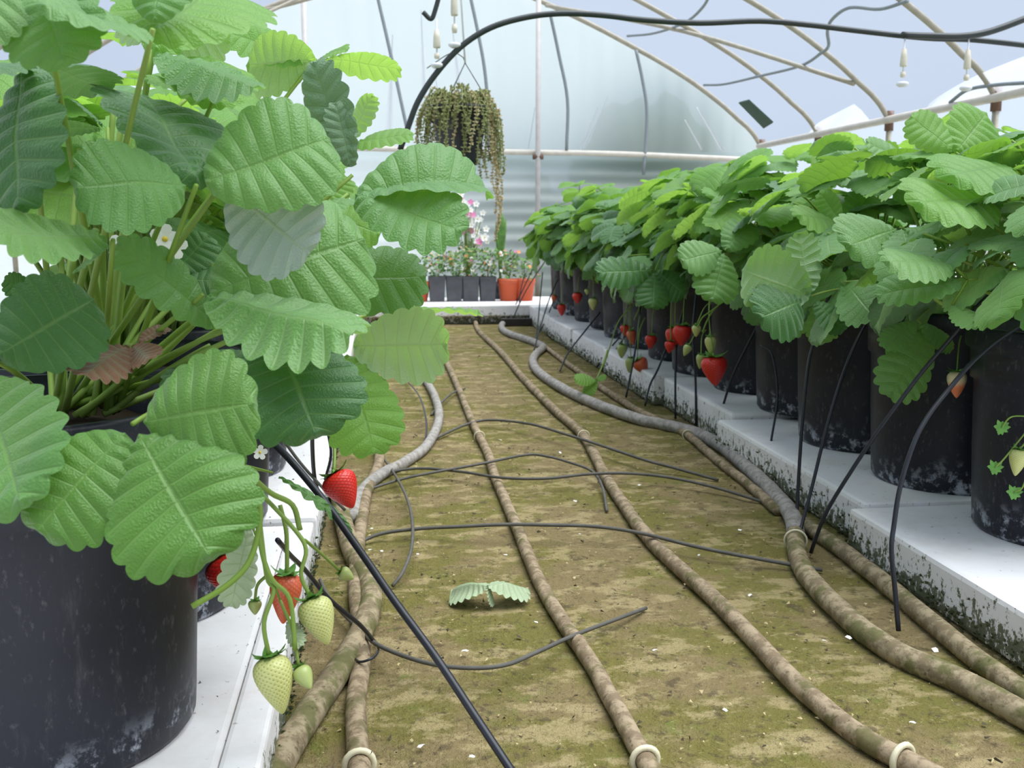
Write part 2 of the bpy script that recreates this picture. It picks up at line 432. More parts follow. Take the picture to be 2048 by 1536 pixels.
def rod(name, pts, r, mat, label, cat, group=None, n=8, sm=5, parent=None):
    m = MB(); m.tube(smooth_pts(pts, sm) if len(pts) > 2 else pts, r, n)
    o = m.build(name, M[mat], parent)
    return tag(o, label, cat, group) if parent is None else o
rod('side_rail', [(CX + HALF - .014, YE, .83), (CX + HALF - .014, YF, .83)], .0145, 'wood_pale', 'pale rail along the right eave under the roof film', 'rail')
rod('side_rail', [(CX - HALF + .014, YE, .83), (CX - HALF + .014, YF, .83)], .0145, 'wood_pale', 'pale rail along the left eave behind the strawberry plants', 'rail')
rod('end_rail', [at(700, 296, YE - .02), at(1020, 304, YE - .02), at(1240, 308, YE - .02), at(1505, 320, YE - .02)], .014, 'wood_pale', 'whitish horizontal rail across the end wall film', 'rail')
for i, (px, lb) in enumerate([(1076, 'upright steel post in the end wall, right of the hanging basket'), (616, 'upright steel post in the end wall behind the left leaves')]):
    b = at(px, 300, YE - .05); top = arch_s(b.x - CX)
    root = empty('end_post', (b.x, b.y, 0)); tag(root, lb, 'post')
    m = MB(); m.tube([(0, 0, 0), (0, 0, top)], .0135, 10); m.build('pole', M['steel_pale'], root)
    m = MB(); m.tube([(-.026, .0, .765), (.026, .0, .765)], .013, 8); m.build('clamp', M['rust'], root)
rod('brace', [(CX + .60, YE - .02, arch_s(.60) - .015), (CX + 1.10, 4.5, arch_s(1.10) - .022), (CX + 1.58, 3.85, arch_s(1.58) - .02)], .009, 'steel', 'straight diagonal brace rod tying the right-hand hoops', 'rod')
rod('brace', [at(430, 30, 4.6), at(540, 18, 4.6), at(640, -8, 4.55)], .007, 'steel', 'thin rod behind the leaves at top left, upper of two', 'rod')
rod('brace', [at(470, 55, 4.4), at(520, 32, 4.45), at(600, -5, 4.55)], .007, 'steel', 'thin slanting rod behind the leaves at top left, lower of two', 'rod')
ropes = [([(752, -20), (775, 80), (795, 170), (815, 262)], 'faint rope on the end film left of the hanging sprinklers'),
         ([(938, -20), (955, 60), (968, 130), (975, 200), (980, 300)], 'dark rope on the end film right above the hanging basket'),
         ([(1100, 25), (1118, 110), (1135, 200), (1133, 300)], 'dark rope on the end film right of the upright post'),
         ([(1272, 100), (1285, 160), (1294, 230), (1287, 350)], 'dark rope on the end film near the arched hoop')]
for pts, lb in ropes: rod('rope', [at(x, y, YE - .025) for x, y in pts], .0085, 'cord', lb, 'rope')
def on_roof(x, y):
    d = ray(x, y); best = None
    for i in range(40, 600):
        p = CAM + d * (i * .01 / d.y)
        if p.z > arch_s(min(1.73, max(-1.73, p.x - CX))) - .02 or p.x > CX + HALF - .02: return p
        best = p
        if p.y > YE - .05: return p
    return best
for pts, lb in [([(1255, 72), (1310, 66), (1370, 45), (1405, 15), (1422, -15)], 'wavy cord under the roof film above the arched end'),
                ([(1408, 170), (1450, 168), (1520, 152), (1600, 132), (1640, 108), (1657, 92), (1655, 62), (1665, 38), (1700, 15), (1760, 18), (1815, 2)], 'long wavy cord under the roof film between second and third hoop'),
                ([(1900, 205), (1935, 180), (1990, 170), (2060, 165)], 'pale rope edge under the roof film above the right rail')]:
    rod('cord', [on_roof(x, y) for x, y in pts], .006, 'cord', lb, 'cord')
c4 = [on_roof(x, y) for x, y in [(1478, 205), (1497, 200), (1546, 245), (1528, 256)]]
n4 = (c4[1] - c4[0]).cross(c4[2] - c4[0]).normalized() * .004
m = MB(); m.add([p + n4 for p in c4] + [p - n4 for p in c4], [(0,1,2,3),(7,6,5,4),(0,4,5,1),(1,5,6,2),(2,6,7,3),(3,7,4,0)])
tag(m.build('tape_patch', M['patch'], None, False), 'dark green repair patch stuck on the roof film', 'patch')

# ------------------------------------------------------------------ polystyrene slabs
def slab(x0, x1, y0, y1, zt, label, group, zb=0.0):
    m = MB(); m.box((x0, y0, zb), (x1, y1, zt)); me = bevel(m.me('polystyrene_slab', False), .006, 2)
    return tag(link('polystyrene_slab', me, M['foam']), label, 'slab', group)
GR = 'white slabs under the right pots'
rs = [(.615, .30, 1.255, .058, 'nearest mossy white slab under the right-hand pots'), (.640, 1.262, 1.872, .060, 'second white slab of the right row, smooth bluish front'),
      (.672, 1.88, 2.36, .070, 'third white slab of the right row, standing slightly higher'), (.650, 2.37, 2.93, .072, 'fourth white slab from the front of the right row'),
      (.655, 2.94, 3.45, .074, 'fifth white slab from the front of the right row'), (.650, 3.46, 3.94, .078, 'sixth white slab of the right row, last but one'),
      (.655, 3.95, 4.455, .080, 'farthest white slab of the right row')]
for x, a, b, zt, lb in rs: slab(x, 1.16, a, b, zt, lb, GR)
def right_top(Y): return [r[3] for r in rs if Y < r[2] + .01][0] if Y < 4.455 else .08
GL = 'white slabs under the left pots'
slab(-.62, -.118, .25, 1.285, .054, 'nearest white slab under the big front pot', GL)
for i, (a, b) in enumerate([(1.295, 2.05), (2.06, 2.8), (2.81, 3.55), (3.56, 4.3)]):
    slab(-.60, -.085, a, b, .06, ['second white slab of the left row, under the red berry', 'third white slab of the left row, hidden by leaves', 'fourth white slab of the left row', 'last white slab of the left row'][i], GL)
m = MB(); m.box((-.118, .25, 0), (-.088, 1.285, .057)); me = bevel(m.me('slab_edging', False), .004, 2)
tag(link('slab_edging', me, M['foam']), 'narrow raised white edging strip beside the front left slab', 'edging')
slab(-.55, 1.20, 4.46, 4.98, .083, 'long white slab along the end wall carrying the small pots', None, .035)
m = MB(); m.box((-.5, 4.50, 0), (1.1, 4.95, .035)); tag(m.build('bench_base', M['foam'], None, False), 'greyish base board under the long end slab', 'board')
a = on_z(1000, 650, .0); m = MB(); m.box((a.x, a.y - .05, 0), (a.x + .24, a.y - .01, .03))
tag(m.build('wood_batten', M['dark_block'], None, False), 'short dark batten lying before the end slab', 'batten')

# ------------------------------------------------------------------ leaf geometry
def leaflet_mesh(name, asp=.9, fold=.2, arch_=0.0, nt=9, sub=6, nr=6, pleat=.012, warp=.03, seed=0, tooth=.045):
    v = []; uv = []; f = []; ns = nt * sub
    def edge(s):
        th = math.pi * s
        x = .5 - .5 * math.cos(th); y = .5 * asp * (math.sin(th) ** .80) * (.64 + .58 * x)
        return Vector((x, y, 0))
    for i in range(ns + 1):
        s = i / ns; e = edge(s)
        t = (edge(min(1, s + .01)) - edge(max(0, s - .01))).normalized(); nrm = Vector((-t.y, t.x, 0))
        tt = abs(math.sin(math.pi * nt * s)) ** .8 * tooth * min(1, max(0, (e.x - .16) / .16))
        e = e + nrm * (tt - tooth * .5 * min(1, max(0, (e.x - .16) / .16))) if 0 < i < ns else e
        mid = Vector((min(1, s ** 1.15 * .94 + .06 * s), 0, 0))
        for k in range(-nr, nr + 1):
            r = k / nr; a = abs(r)
            p = mid.lerp(Vector((e.x, e.y, 0)), a); p.y = math.copysign(p.y, r) if k else 0.0
            ff = fold * (1 - .25 * a)
            z = abs(p.y) * math.sin(ff); y = p.y * math.cos(ff)
            z += pleat * math.cos(2 * math.pi * nt * s) * math.sin(math.pi * min(1, a * .62 + .0)) * (1 if 0 < i < ns else 0)
            z += arch_ * 4 * p.x * (1 - p.x) - .10 * a * a * asp * (1 if fold >= 0 else -.3)
            z += warp * noise.noise(Vector((p.x * 2.2 + seed * 7.1, p.y * 2.6, seed * 3.3)))
            v.append((p.x, y, z)); uv.append((.5 + .5 * r, s))
    w = 2 * nr + 1
    for i in range(ns):
        for k in range(w - 1):
            a = i * w + k; f.append((a, a + w, a + w + 1, a + 1))
    return mesh(name, v, f, True, uv)
def frame(p0, p1, n):
    X = p1 - p0; L = X.length; X.normalize(); n = Vector(n)
    Z = (n - X * n.dot(X)); Z = Z.normalized() if Z.length > 1e-5 else X.orthogonal().normalized()
    Y = Z.cross(X)
    m3 = Matrix((X, Y, Z)).transposed() * L
    return Matrix.Translation(p0) @ m3.to_4x4()

# leaf front side is local +Z: check winding (faces must point +Z)
def bez(a, b, c, n=10): return [a * (1-t)**2 + b * 2*t*(1-t) + c * t*t for t in [i / n for i in range(n + 1)]]

# prototype leaves for the rows (petiole + three leaflets), shared mesh data
LOW = [leaflet_mesh('leaflet', a, fo, ar, 9, 3, 3, .010, .06, i, .05) for i, (a, fo, ar) in
       enumerate([(.92, .25, -.03), (.85, .5, .03), (1.0, .12, .05), (.9, -.25, .06), (.95, .35, -.06)])]
class Proto: pass
PROTOS = []
rp = random.Random(11)
for (rad, hgt, tilt) in [(.05, .19, .05), (.08, .225, .15), (.10, .18, .20), (.13, .20, .25), (.14, .14, .35), (.165, .16, .40), (.165, .10, .60), (.18, .08, .90), (.03, .25, .1), (.11, .235, .25), (.17, .04, 1.25)]:
    P = Proto(); tip = Vector((rad, 0, hgt))
    pts = bez(Vector((.012, 0, 0)), Vector((rad * .35, rp.uniform(-.015, .015), hgt * (.95 if tilt < 1 else 1.25))), tip, 8)
    m = MB(); m.tube(pts, [.0026 - .0011 * i / 8 for i in range(9)], 6); P.me = m.me('leaf'); P.me.materials.append(M['stem'])
    o = Vector((math.cos(tilt), 0, -math.sin(tilt))); n = Vector((math.sin(tilt), 0, math.cos(tilt)))
    P.l = []
    for ang in (0, rp.uniform(1.35, 1.65), -rp.uniform(1.35, 1.65)):
        L = rp.uniform(.062, .080) * (1 if ang else 1.05)
        d = Matrix.Rotation(ang, 3, n) @ o
        d.z -= rp.uniform(-.05, .25); d.normalize()
        nn_ = n + Vector((rp.uniform(-.45, .45), rp.uniform(-.45, .45), 0)) + Vector((0, -math.sin(ang) * -.2, 0))
        b = tip + d * .006
        P.l.append(frame(b, b + d * L, nn_))
    PROTOS.append(P)
LEAFM = {}
def leaf_mesh_mat(base, mat):
    k = (base.name, mat)
    if k not in LEAFM:
        me = base.copy(); me.materials.clear(); me.materials.append(M[mat]); LEAFM[k] = me
    return LEAFM[k]
def row_leaf(parent, proto, az, s, lean, mat, rr, z0, zs=1.0):
    mtx = Matrix.Translation((0, 0, z0)) @ Matrix.Rotation(az, 4, 'Z') @ Matrix.Rotation(lean, 4, 'X') @ Matrix.Rotation(rr.uniform(-.32, .25) + (1 - zs) * .6, 4, 'Y') @ Matrix.Diagonal((s, s, s, 1))
    lf = link('leaf', proto.me, None, parent, mtx)
    for q in proto.l:
        link('leaflet', leaf_mesh_mat(LOW[rr.randrange(5)], mat), None, lf, q)

POT_H = .252
def pot_mesh():
    m = MB()
    m.lathe([(.001, .004), (.100, .004), (.110, .0), (.1145, .006), (.1155, .02), (.120, .10), (.1235, .185), (.1285, .1875), (.1295, .21), (.130, .222), (.1355, .2255), (.1365, .2305), (.1365, .249), (.135, POT_H), (.1295, POT_H), (.127, .246), (.1245, .225), (.122, .20)], 56)
    for q in m.v: q.x *= .956; q.y *= .956
    return m.me('pot')
POTME = pot_mesh(); POTME.materials.append(M['pot'])
m = MB(); m.lathe([(.0005, .236), (.05, .232), (.09, .226), (.1232, .222)], 32); SOILME = m.me('soil')
for q in SOILME.vertices: q.co.x *= .956; q.co.y *= .956
for q in SOILME.vertices: q.co.z += .006 * noise.noise(q.co * 40)
SOILME.materials.append(M['soil'])
def berry_mesh(name, L=1.0, wd=.86, nu=102, nv=72, bump=.026, shoulder=.34):
    v = []; f = []; uv = []
    for j in range(nv + 1):
        t = j / nv
        rr = math.sin(math.pi * (t ** .62)) ** .62 if 0 < j < nv else 0.0
        rr = wd * .5 * rr * (1.16 - .38 * t)
        for i in range(nu):
            u = i / nu; a, b = 17 * u + 12 * t, 17 * u - 12 * t
            d = abs((a % 1) - .5) + abs((b % 1) - .5)
            hh = bump * (min(1, d / .45) - 1) * min(1, rr / (wd * .2))
            r = max(0, rr + hh)
            v.append((r * math.cos(2 * math.pi * u), r * math.sin(2 * math.pi * u) * .92, -t * L)); uv.append((u, t))
    for j in range(nv):
        for i in range(nu):
            f.append((j*nu+i, (j+1)*nu+i, (j+1)*nu+(i+1) % nu, j*nu+(i+1) % nu))
    return mesh(name, v, f, True, uv)
BERRY = berry_mesh('strawberry'); BERRY_S = berry_mesh('strawberry', 1, .92, 34, 24, .02)
def calyx_mesh(lift=.1):
    m = MB()
    for k in range(9):
        a = 2 * math.pi * k / 9 + .2 * math.sin(k * 5.1); L = .42 + .08 * math.sin(k * 2.3)
        d = Vector((math.cos(a), math.sin(a), 0)); s = Vector((-d.y, d.x, 0)); vv = []
        for i in range(5):
            t = i / 4; w = .13 * math.sin(math.pi * (.15 + .85 * t)) ** .8 if i < 4 else .005
            c = d * (L * t) + Vector((0, 0, .015 + lift * t * t - .12 * t + (.14 * t * t * (1 if k % 3 == 0 else .2))))
            vv += [c - s * w, c + Vector((0, 0, .015)), c + s * w]
        m.add(vv, [(3*i+j, 3*i+j+3, 3*i+j+4, 3*i+j+1) for i in range(4) for j in range(2)])
    m.tube([(0, 0, -.02), (0, 0, .09)], [.07, .035], 8)
    return m.me('calyx')
CALYX = calyx_mesh(); CALYX.materials.append(M['calyx'])
BM = {}
def berry(parent, top, tip, wr, mat, inv, label, hero=False, calyx=True):
    """parent's world inverse keeps px-placed parts under their plant"""
    base = BERRY if hero else BERRY_S; k = (base.name, mat)
    if k not in BM: me = base.copy(); me.materials.clear(); me.materials.append(M[mat]); BM[k] = me
    d = tip - top; L = d.length; q = d.normalized().rotation_difference(Vector((0, 0, -1))).inverted()
    mt = Matrix.Translation(top) @ q.to_matrix().to_4x4() @ Matrix.Diagonal((L * wr, L * wr, L, 1))
    o = link('strawberry', BM[k], None, parent, inv @ mt); o['label'] = label
    if calyx: link('calyx', CALYX, None, o, Matrix.Rotation(R.uniform(0, 6), 4, 'Z'))
    return o
def stalk(parent, pts, r, inv, name='fruit_stalk', mat='stem', n=6):
    m = MB(); m.tube(smooth_pts([inv @ p for p in pts], 5), r, n); return m.build(name, M[mat], parent)

def potted(x, y, z, label, group, n, seed, protos=None, rot=None, mats=('leaf', 'leaf', 'leaf_bright', 'leaf_dark'), face=None, s0=1.0, zs=1.0, fringe=0):
    rr = random.Random(seed)
    root = empty('potted_strawberry_plant', (x, y, z)); tag(root, label, 'potted plant', group)
    link('pot', POTME, None, root, Matrix.Rotation(rr.uniform(0, 6), 4, 'Z')); link('soil', SOILME, None, root)
    for i in range(n):
        az = i * 2.39996 + rr.uniform(-.35, .35) + seed
        if face is not None and rr.random() < .30: az = face + rr.uniform(-1.2, 1.2)
        P = PROTOS[rr.choice(protos)] if protos else PROTOS[(i * 4 + rr.randrange(3)) % len(PROTOS)]
        top = P in (PROTOS[0], PROTOS[1], PROTOS[8], PROTOS[9], PROTOS[3])
        mt = rr.choice(('leaf', 'leaf_bright', 'leaf_bright')) if top else rr.choice(mats)
        row_leaf(root, P, az, rr.uniform(.85, 1.18) * s0, rr.uniform(-.4, .4), mt, rr, .225, zs)
    for i in range(fringe):
        row_leaf(root, PROTOS[rr.choice((10, 7, 10, 6))], math.pi + .35 + rr.uniform(-1.1, 1.1), rr.uniform(.85, 1.1), rr.uniform(-.3, .3), rr.choice(('leaf', 'leaf_dark', 'leaf')), rr, .235)
    root_inv = Matrix.Translation((-x, -y, -z))
    return root, root_inv

# ------------------------------------------------------------------ right row
ordn = ['nearest', 'second', 'third', 'fourth', 'fifth', 'sixth', 'seventh', 'eighth', 'ninth', 'tenth', 'eleventh', 'twelfth', 'thirteenth', 'farthest']
extra = {0: 'cut by the picture edge', 1: 'with white lime stains and a blushing berry', 2: 'with a leaf hanging over its rim', 3: 'below the pale upturned leaf',
         4: 'behind the single big red berry', 5: 'behind the cluster of red berries'}
GP = 'potted strawberries of the right row'
RP = []
for k in range(13):
    Y = 1.122 + .262 * k; X = .836 - .004 * (k % 3) + (.014 if k in (3, 4) else 0)
    n = 34 if k < 3 else 34
    lb = f'{ordn[k]} potted strawberry plant of the right row' + (', ' + extra[k] if k in extra else '') if k < 12 else 'farthest potted strawberry plant of the right row'
    RP.append(potted(X, Y, right_top(Y), lb, GP, n, 20 + k, face=math.pi + .35, s0=1.04 if k < 6 else 1.0, zs=1.0 if k < 3 else .92, protos=None if k < 3 else [0, 2, 3, 4, 5, 6, 7, 10, 4, 5, 6, 7, 9], fringe=1 if k < 3 else 6))
def nearest_right(Y): return min(RP, key=lambda q: abs(q[0].location.y - Y))

# fruit hanging over the right-hand pots:  px top, px tip, width ratio, material, label, depth, px of the stalk's start
RB = [((1427, 712), (1431, 772), .95, 'berry_red', 'big ripe red strawberry hanging lowest', 1.93, (1418, 600)),
      ((1366, 650), (1362, 692), 1.0, 'berry_red', 'ripe red strawberry in a cluster', 2.18, (1378, 560)),
      ((1350, 655), (1347, 700), .9, 'berry_red', 'ripe red strawberry in a cluster', 2.22, (1360, 560)),
      ((1341, 682), (1338, 706), 1.0, 'berry_red', 'small red strawberry in a cluster', 2.2, (1350, 560)),
      ((1303, 670), (1300, 698), .9, 'berry_red', 'small ripe red strawberry', 2.42, (1318, 585)),
      ((1252, 650), (1250, 672), 1.1, 'berry_red', 'ripe red strawberry', 2.75, (1262, 560)),
      ((1275, 718), (1293, 748), .9, 'berry_orange', 'orange red strawberry', 2.5, (1285, 610)),
      ((1262, 660), (1266, 690), .7, 'berry_orange', 'half ripe strawberry', 2.7, (1268, 570)),
      ((1245, 688), (1243, 717), .75, 'berry_green', 'unripe green strawberry', 2.65, (1262, 590)),
      ((1262, 715), (1258, 746), .7, 'berry_green', 'unripe green strawberry', 2.6, (1262, 600)),
      ((1155, 585), (1155, 608), .95, 'berry_red', 'ripe red strawberry', 3.55, (1165, 540)),
      ((1123, 608), (1124, 632), .8, 'berry_red', 'ripe red strawberry', 3.85, (1130, 560)),
      ((1109, 590), (1107, 604), .9, 'berry_orange', 'orange strawberry', 4.0, (1113, 550)),
      ((1187, 596), (1186, 621), .85, 'berry_white', 'unripe pale strawberry', 3.25, (1192, 550)),
      ((1175, 578), (1174, 590), 1.0, 'berry_green', 'small green strawberry', 3.3, (1190, 565)),
      ((1420, 672), (1423, 712), .62, 'berry_white', 'long unripe pale strawberry', 1.95, (1424, 590)),
      ((1393, 650), (1392, 674), .85, 'berry_white', 'unripe pale strawberry', 2.0, (1430, 600)),
      ((1378, 690), (1368, 712), .8, 'berry_green', 'small green strawberry', 2.05, (1412, 660)),
      ((1402, 708), (1399, 738), .65, 'berry_green', 'small green strawberry', 1.97, (1412, 660)),
      ((1914, 742), (1913, 796), .78, 'berry_blush', 'blushing strawberry, pale above and orange below', 1.20, (1922, 672)),
      ((2040, 898), (2030, 952), .72, 'berry_white', 'unripe pale strawberry low by the nearest pot', 1.03, (2090, 860)),
      ((1888, 540), (1882, 582), .62, 'berry_green', 'unripe green strawberry among leaves', 1.12, (1912, 515)),
      ((1955, 542), (1928, 556), .9, 'berry_green', 'unripe green strawberry among leaves', 1.12, (1975, 540))]
for (tp, bp, wr, mt, lb, Y, st) in RB:
    pl, inv = nearest_right(Y + .10)
    a, b = at(*tp, Y), at(*bp, Y)
    berry(pl, a, b, wr, mt, inv, lb, hero=(Y < 2.3))
    s = at(*st, Y + .07)
    stalk(pl, [s, s.lerp(a, .45) + Vector((-.008, -.012, .010)), a + Vector((0, 0, .0))], .0011, inv)
# small green calyxes and a bare truss on the nearest plants
for (px, py, Y) in [(2003, 855, 1.03), (1990, 935, 1.03), (2028, 985, 1.02)]:
    pl, inv = RP[0]; a = at(px, py, Y); q = Matrix.Translation(inv @ a) @ Matrix.Rotation(R.uniform(1, 2), 4, 'X') @ Matrix.Diagonal((.022, .022, .022, 1))
    link('flower_calyx', CALYX, None, pl, q)
    stalk(pl, [at(2075, 835, 1.05), at(px + 22, py - 22, Y), a], .0009, inv)
for pts, Y in [([(1290, 590), (1258, 618), (1236, 645), (1221, 690), (1207, 735)], 2.6), ([(1316, 600), (1285, 606), (1275, 625), (1268, 640)], 2.55), ([(1290, 635), (1280, 660), (1275, 700)], 2.6),
               ([(1490, 570), (1450, 600), (1425, 620), (1405, 635), (1395, 655)], 1.95), ([(1478, 575), (1432, 615), (1415, 640), (1405, 665)], 1.95),
               ([(2048, 560), (1985, 545), (1920, 520), (1850, 500)], 1.15), ([(1905, 612), (1885, 608), (1862, 590), (1850, 570)], 1.1), ([(2048, 600), (1990, 590), (1930, 570)], 1.12), ([(1940, 470), (1928, 440), (1922, 405)], 1.15)]:
    pl, inv = nearest_right(Y + .10); stalk(pl, [at(x, y, Y) for x, y in pts], .0016 if Y > 1.3 else .0022, inv, 'stalk')

HI = {}
def hero_leaflet(parent, p0, p1, asp, n, fold, arch_, mat, seed, nt=9):
    me = leaflet_mesh('leaflet', asp, fold, arch_, nt, 8, 8, .0135, .045, seed); me.materials.append(M[mat])
    return link('leaflet', me, None, parent, frame(p0, p1, n))
def hero_leaf(plant, inv, node, crown, lets, mat='leaf', bow=.5, pet=.0022, hidden=False, seed=0):
    """node=(px,py,Y); lets=[(tip px, tip py, tip Y, aspect, normal, fold, arch[, base px, base py, mat])]"""
    nd = at(*node); cr = crown
    mid = cr.lerp(nd, .55) + Vector((0, 0, bow * (nd - cr).length * .4))
    pts = [inv @ p for p in bez(cr, mid, nd, 12)]
    m = MB(); m.tube(pts, [pet * (1.1 - .5 * i / 12) for i in range(13)], 8)
    lf = m.build('leaf', M['stem'], plant)
    for i, t in enumerate(lets):
        tx, ty, tY, asp, n, fo, ar = t[:7]
        tip = at(tx, ty, tY); base = at(t[7], t[8], node[2]) if len(t) > 7 and t[7] is not None else nd + (tip - nd).normalized() * .006
        hero_leaflet(lf, inv @ base, inv @ tip, asp, n, fo, ar, t[9] if len(t) > 9 else mat, seed * 5 + i + 1)
        if (base - nd).length > .012:
            m = MB(); m.tube([inv @ nd, inv @ base], pet * .7, 6); m.build('petiolule', M['stem'], lf)
    return lf

# individual leaves one can pick out on the right row
def crown_of(k): return RP[k][0].location + Vector((0, 0, .235))
hero_leaf(*RP[1], (1622, 592, 1.34), crown_of(1), [(1484, 540, 1.32, .85, (.2, .95, -.1), .1, .0), (1597, 466, 1.35, .66, (-.2, .95, .1), .15, 0), (1522, 636, 1.29, .9, (0, -.9, .4), .1, .03, 1608, 600, 'leaf_dark'), (1690, 660, 1.32, .8, (.1, -.9, .4), .1, 0, 1632, 604, 'leaf_dark')], 'leaf', seed=41)
hero_leaf(*RP[0], (1912, 305, 1.20), crown_of(0), [(1822, 232, 1.22, .85, (.1, -.95, .2), .1, 0), (1972, 226, 1.24, .9, (-.1, -.95, .2), .15, 0)], 'leaf_bright', seed=42)
hero_leaf(*RP[1], (1835, 640, 1.26), crown_of(1), [(1782, 790, 1.22, .62, (-.1, -.9, .3), .1, 0, 1860, 660), (1770, 692, 1.22, .5, (0, -.7, .7), .2, 0), (1905, 700, 1.24, .6, (0, -.7, .6), .2, 0)], 'leaf', seed=43)
hero_leaf(*RP[0], (1935, 560, 1.06), crown_of(0), [(1775, 525, 1.04, .75, (0, -.55, .85), .15, .02, 1905, 530), (1755, 590, 1.08, .6, (0, -.6, .8), .3, .02), (1960, 650, 1.02, .8, (0, -.9, .4), 0, 0, 1905, 610)], 'leaf', seed=44)
hero_leaf(*RP[0], (2010, 400, 1.12), crown_of(0), [(1840, 408, 1.06, .8, (0, -.55, .8), .2, .03, 1985, 400), (1900, 320, 1.2, .8, (0, -.6, .8), .1, .04, 2010, 370), (2120, 420, 1.1, .8, (0, -.5, .8), .1, 0)], 'leaf_bright', seed=45)
hero_leaf(*RP[0], (2030, 330, 1.14), crown_of(0), [(1905, 350, 1.08, .85, (0, -.5, .85), .1, .05), (2110, 300, 1.1, .9, (-.2, -.8, .6), .1, 0)], 'leaf_bright', seed=46)
hero_leaf(*RP[1], (1825, 330, 1.42), crown_of(1), [(1735, 282, 1.42, .6, (.1, -.75, .6), .2, 0), (1880, 290, 1.45, .7, (0, -.8, .5), .1, 0, None, None, 'leaf_dark'), (1800, 400, 1.38, .7, (0, -.8, .4), .2, 0)], 'leaf', seed=47)
hero_leaf(*RP[2], (1690, 452, 1.5), crown_of(2), [(1640, 385, 1.5, .75, (0, -.85, .5), .3, 0), (1745, 385, 1.54, .7, (0, -.8, .6), .3, 0), (1600, 430, 1.46, .8, (0, -.6, .8), .1, .03)], 'leaf_bright', seed=48)
hero_leaf(*RP[1], (1800, 455, 1.25), crown_of(1), [(1700, 490, 1.2, .95, (0, -.8, .55), .1, 0), (1830, 520, 1.18, .9, (0, -.85, .5), .1, 0), (1900, 480, 1.24, .8, (0, -.5, .8), .1, 0)], 'leaf', seed=49)
hero_leaf(*RP[4], (1450, 500, 1.78), crown_of(4), [(1365, 520, 1.76, .9, (0, -.85, .5), .1, 0), (1425, 600, 1.74, .9, (0, -.9, .35), .1, 0), (1500, 440, 1.82, .8, (0, -.7, .7), .1, 0)], 'leaf', seed=50)
hero_leaf(*RP[6], (1310, 540, 2.2), crown_of(6), [(1195, 545, 2.16, .55, (-.1, -.85, .4), .1, 0), (1305, 615, 2.16, .9, (0, -.9, .35), .1, 0), (1370, 590, 2.18, .9, (0, -.9, .35), .1, 0)], 'leaf_dark', seed=51)

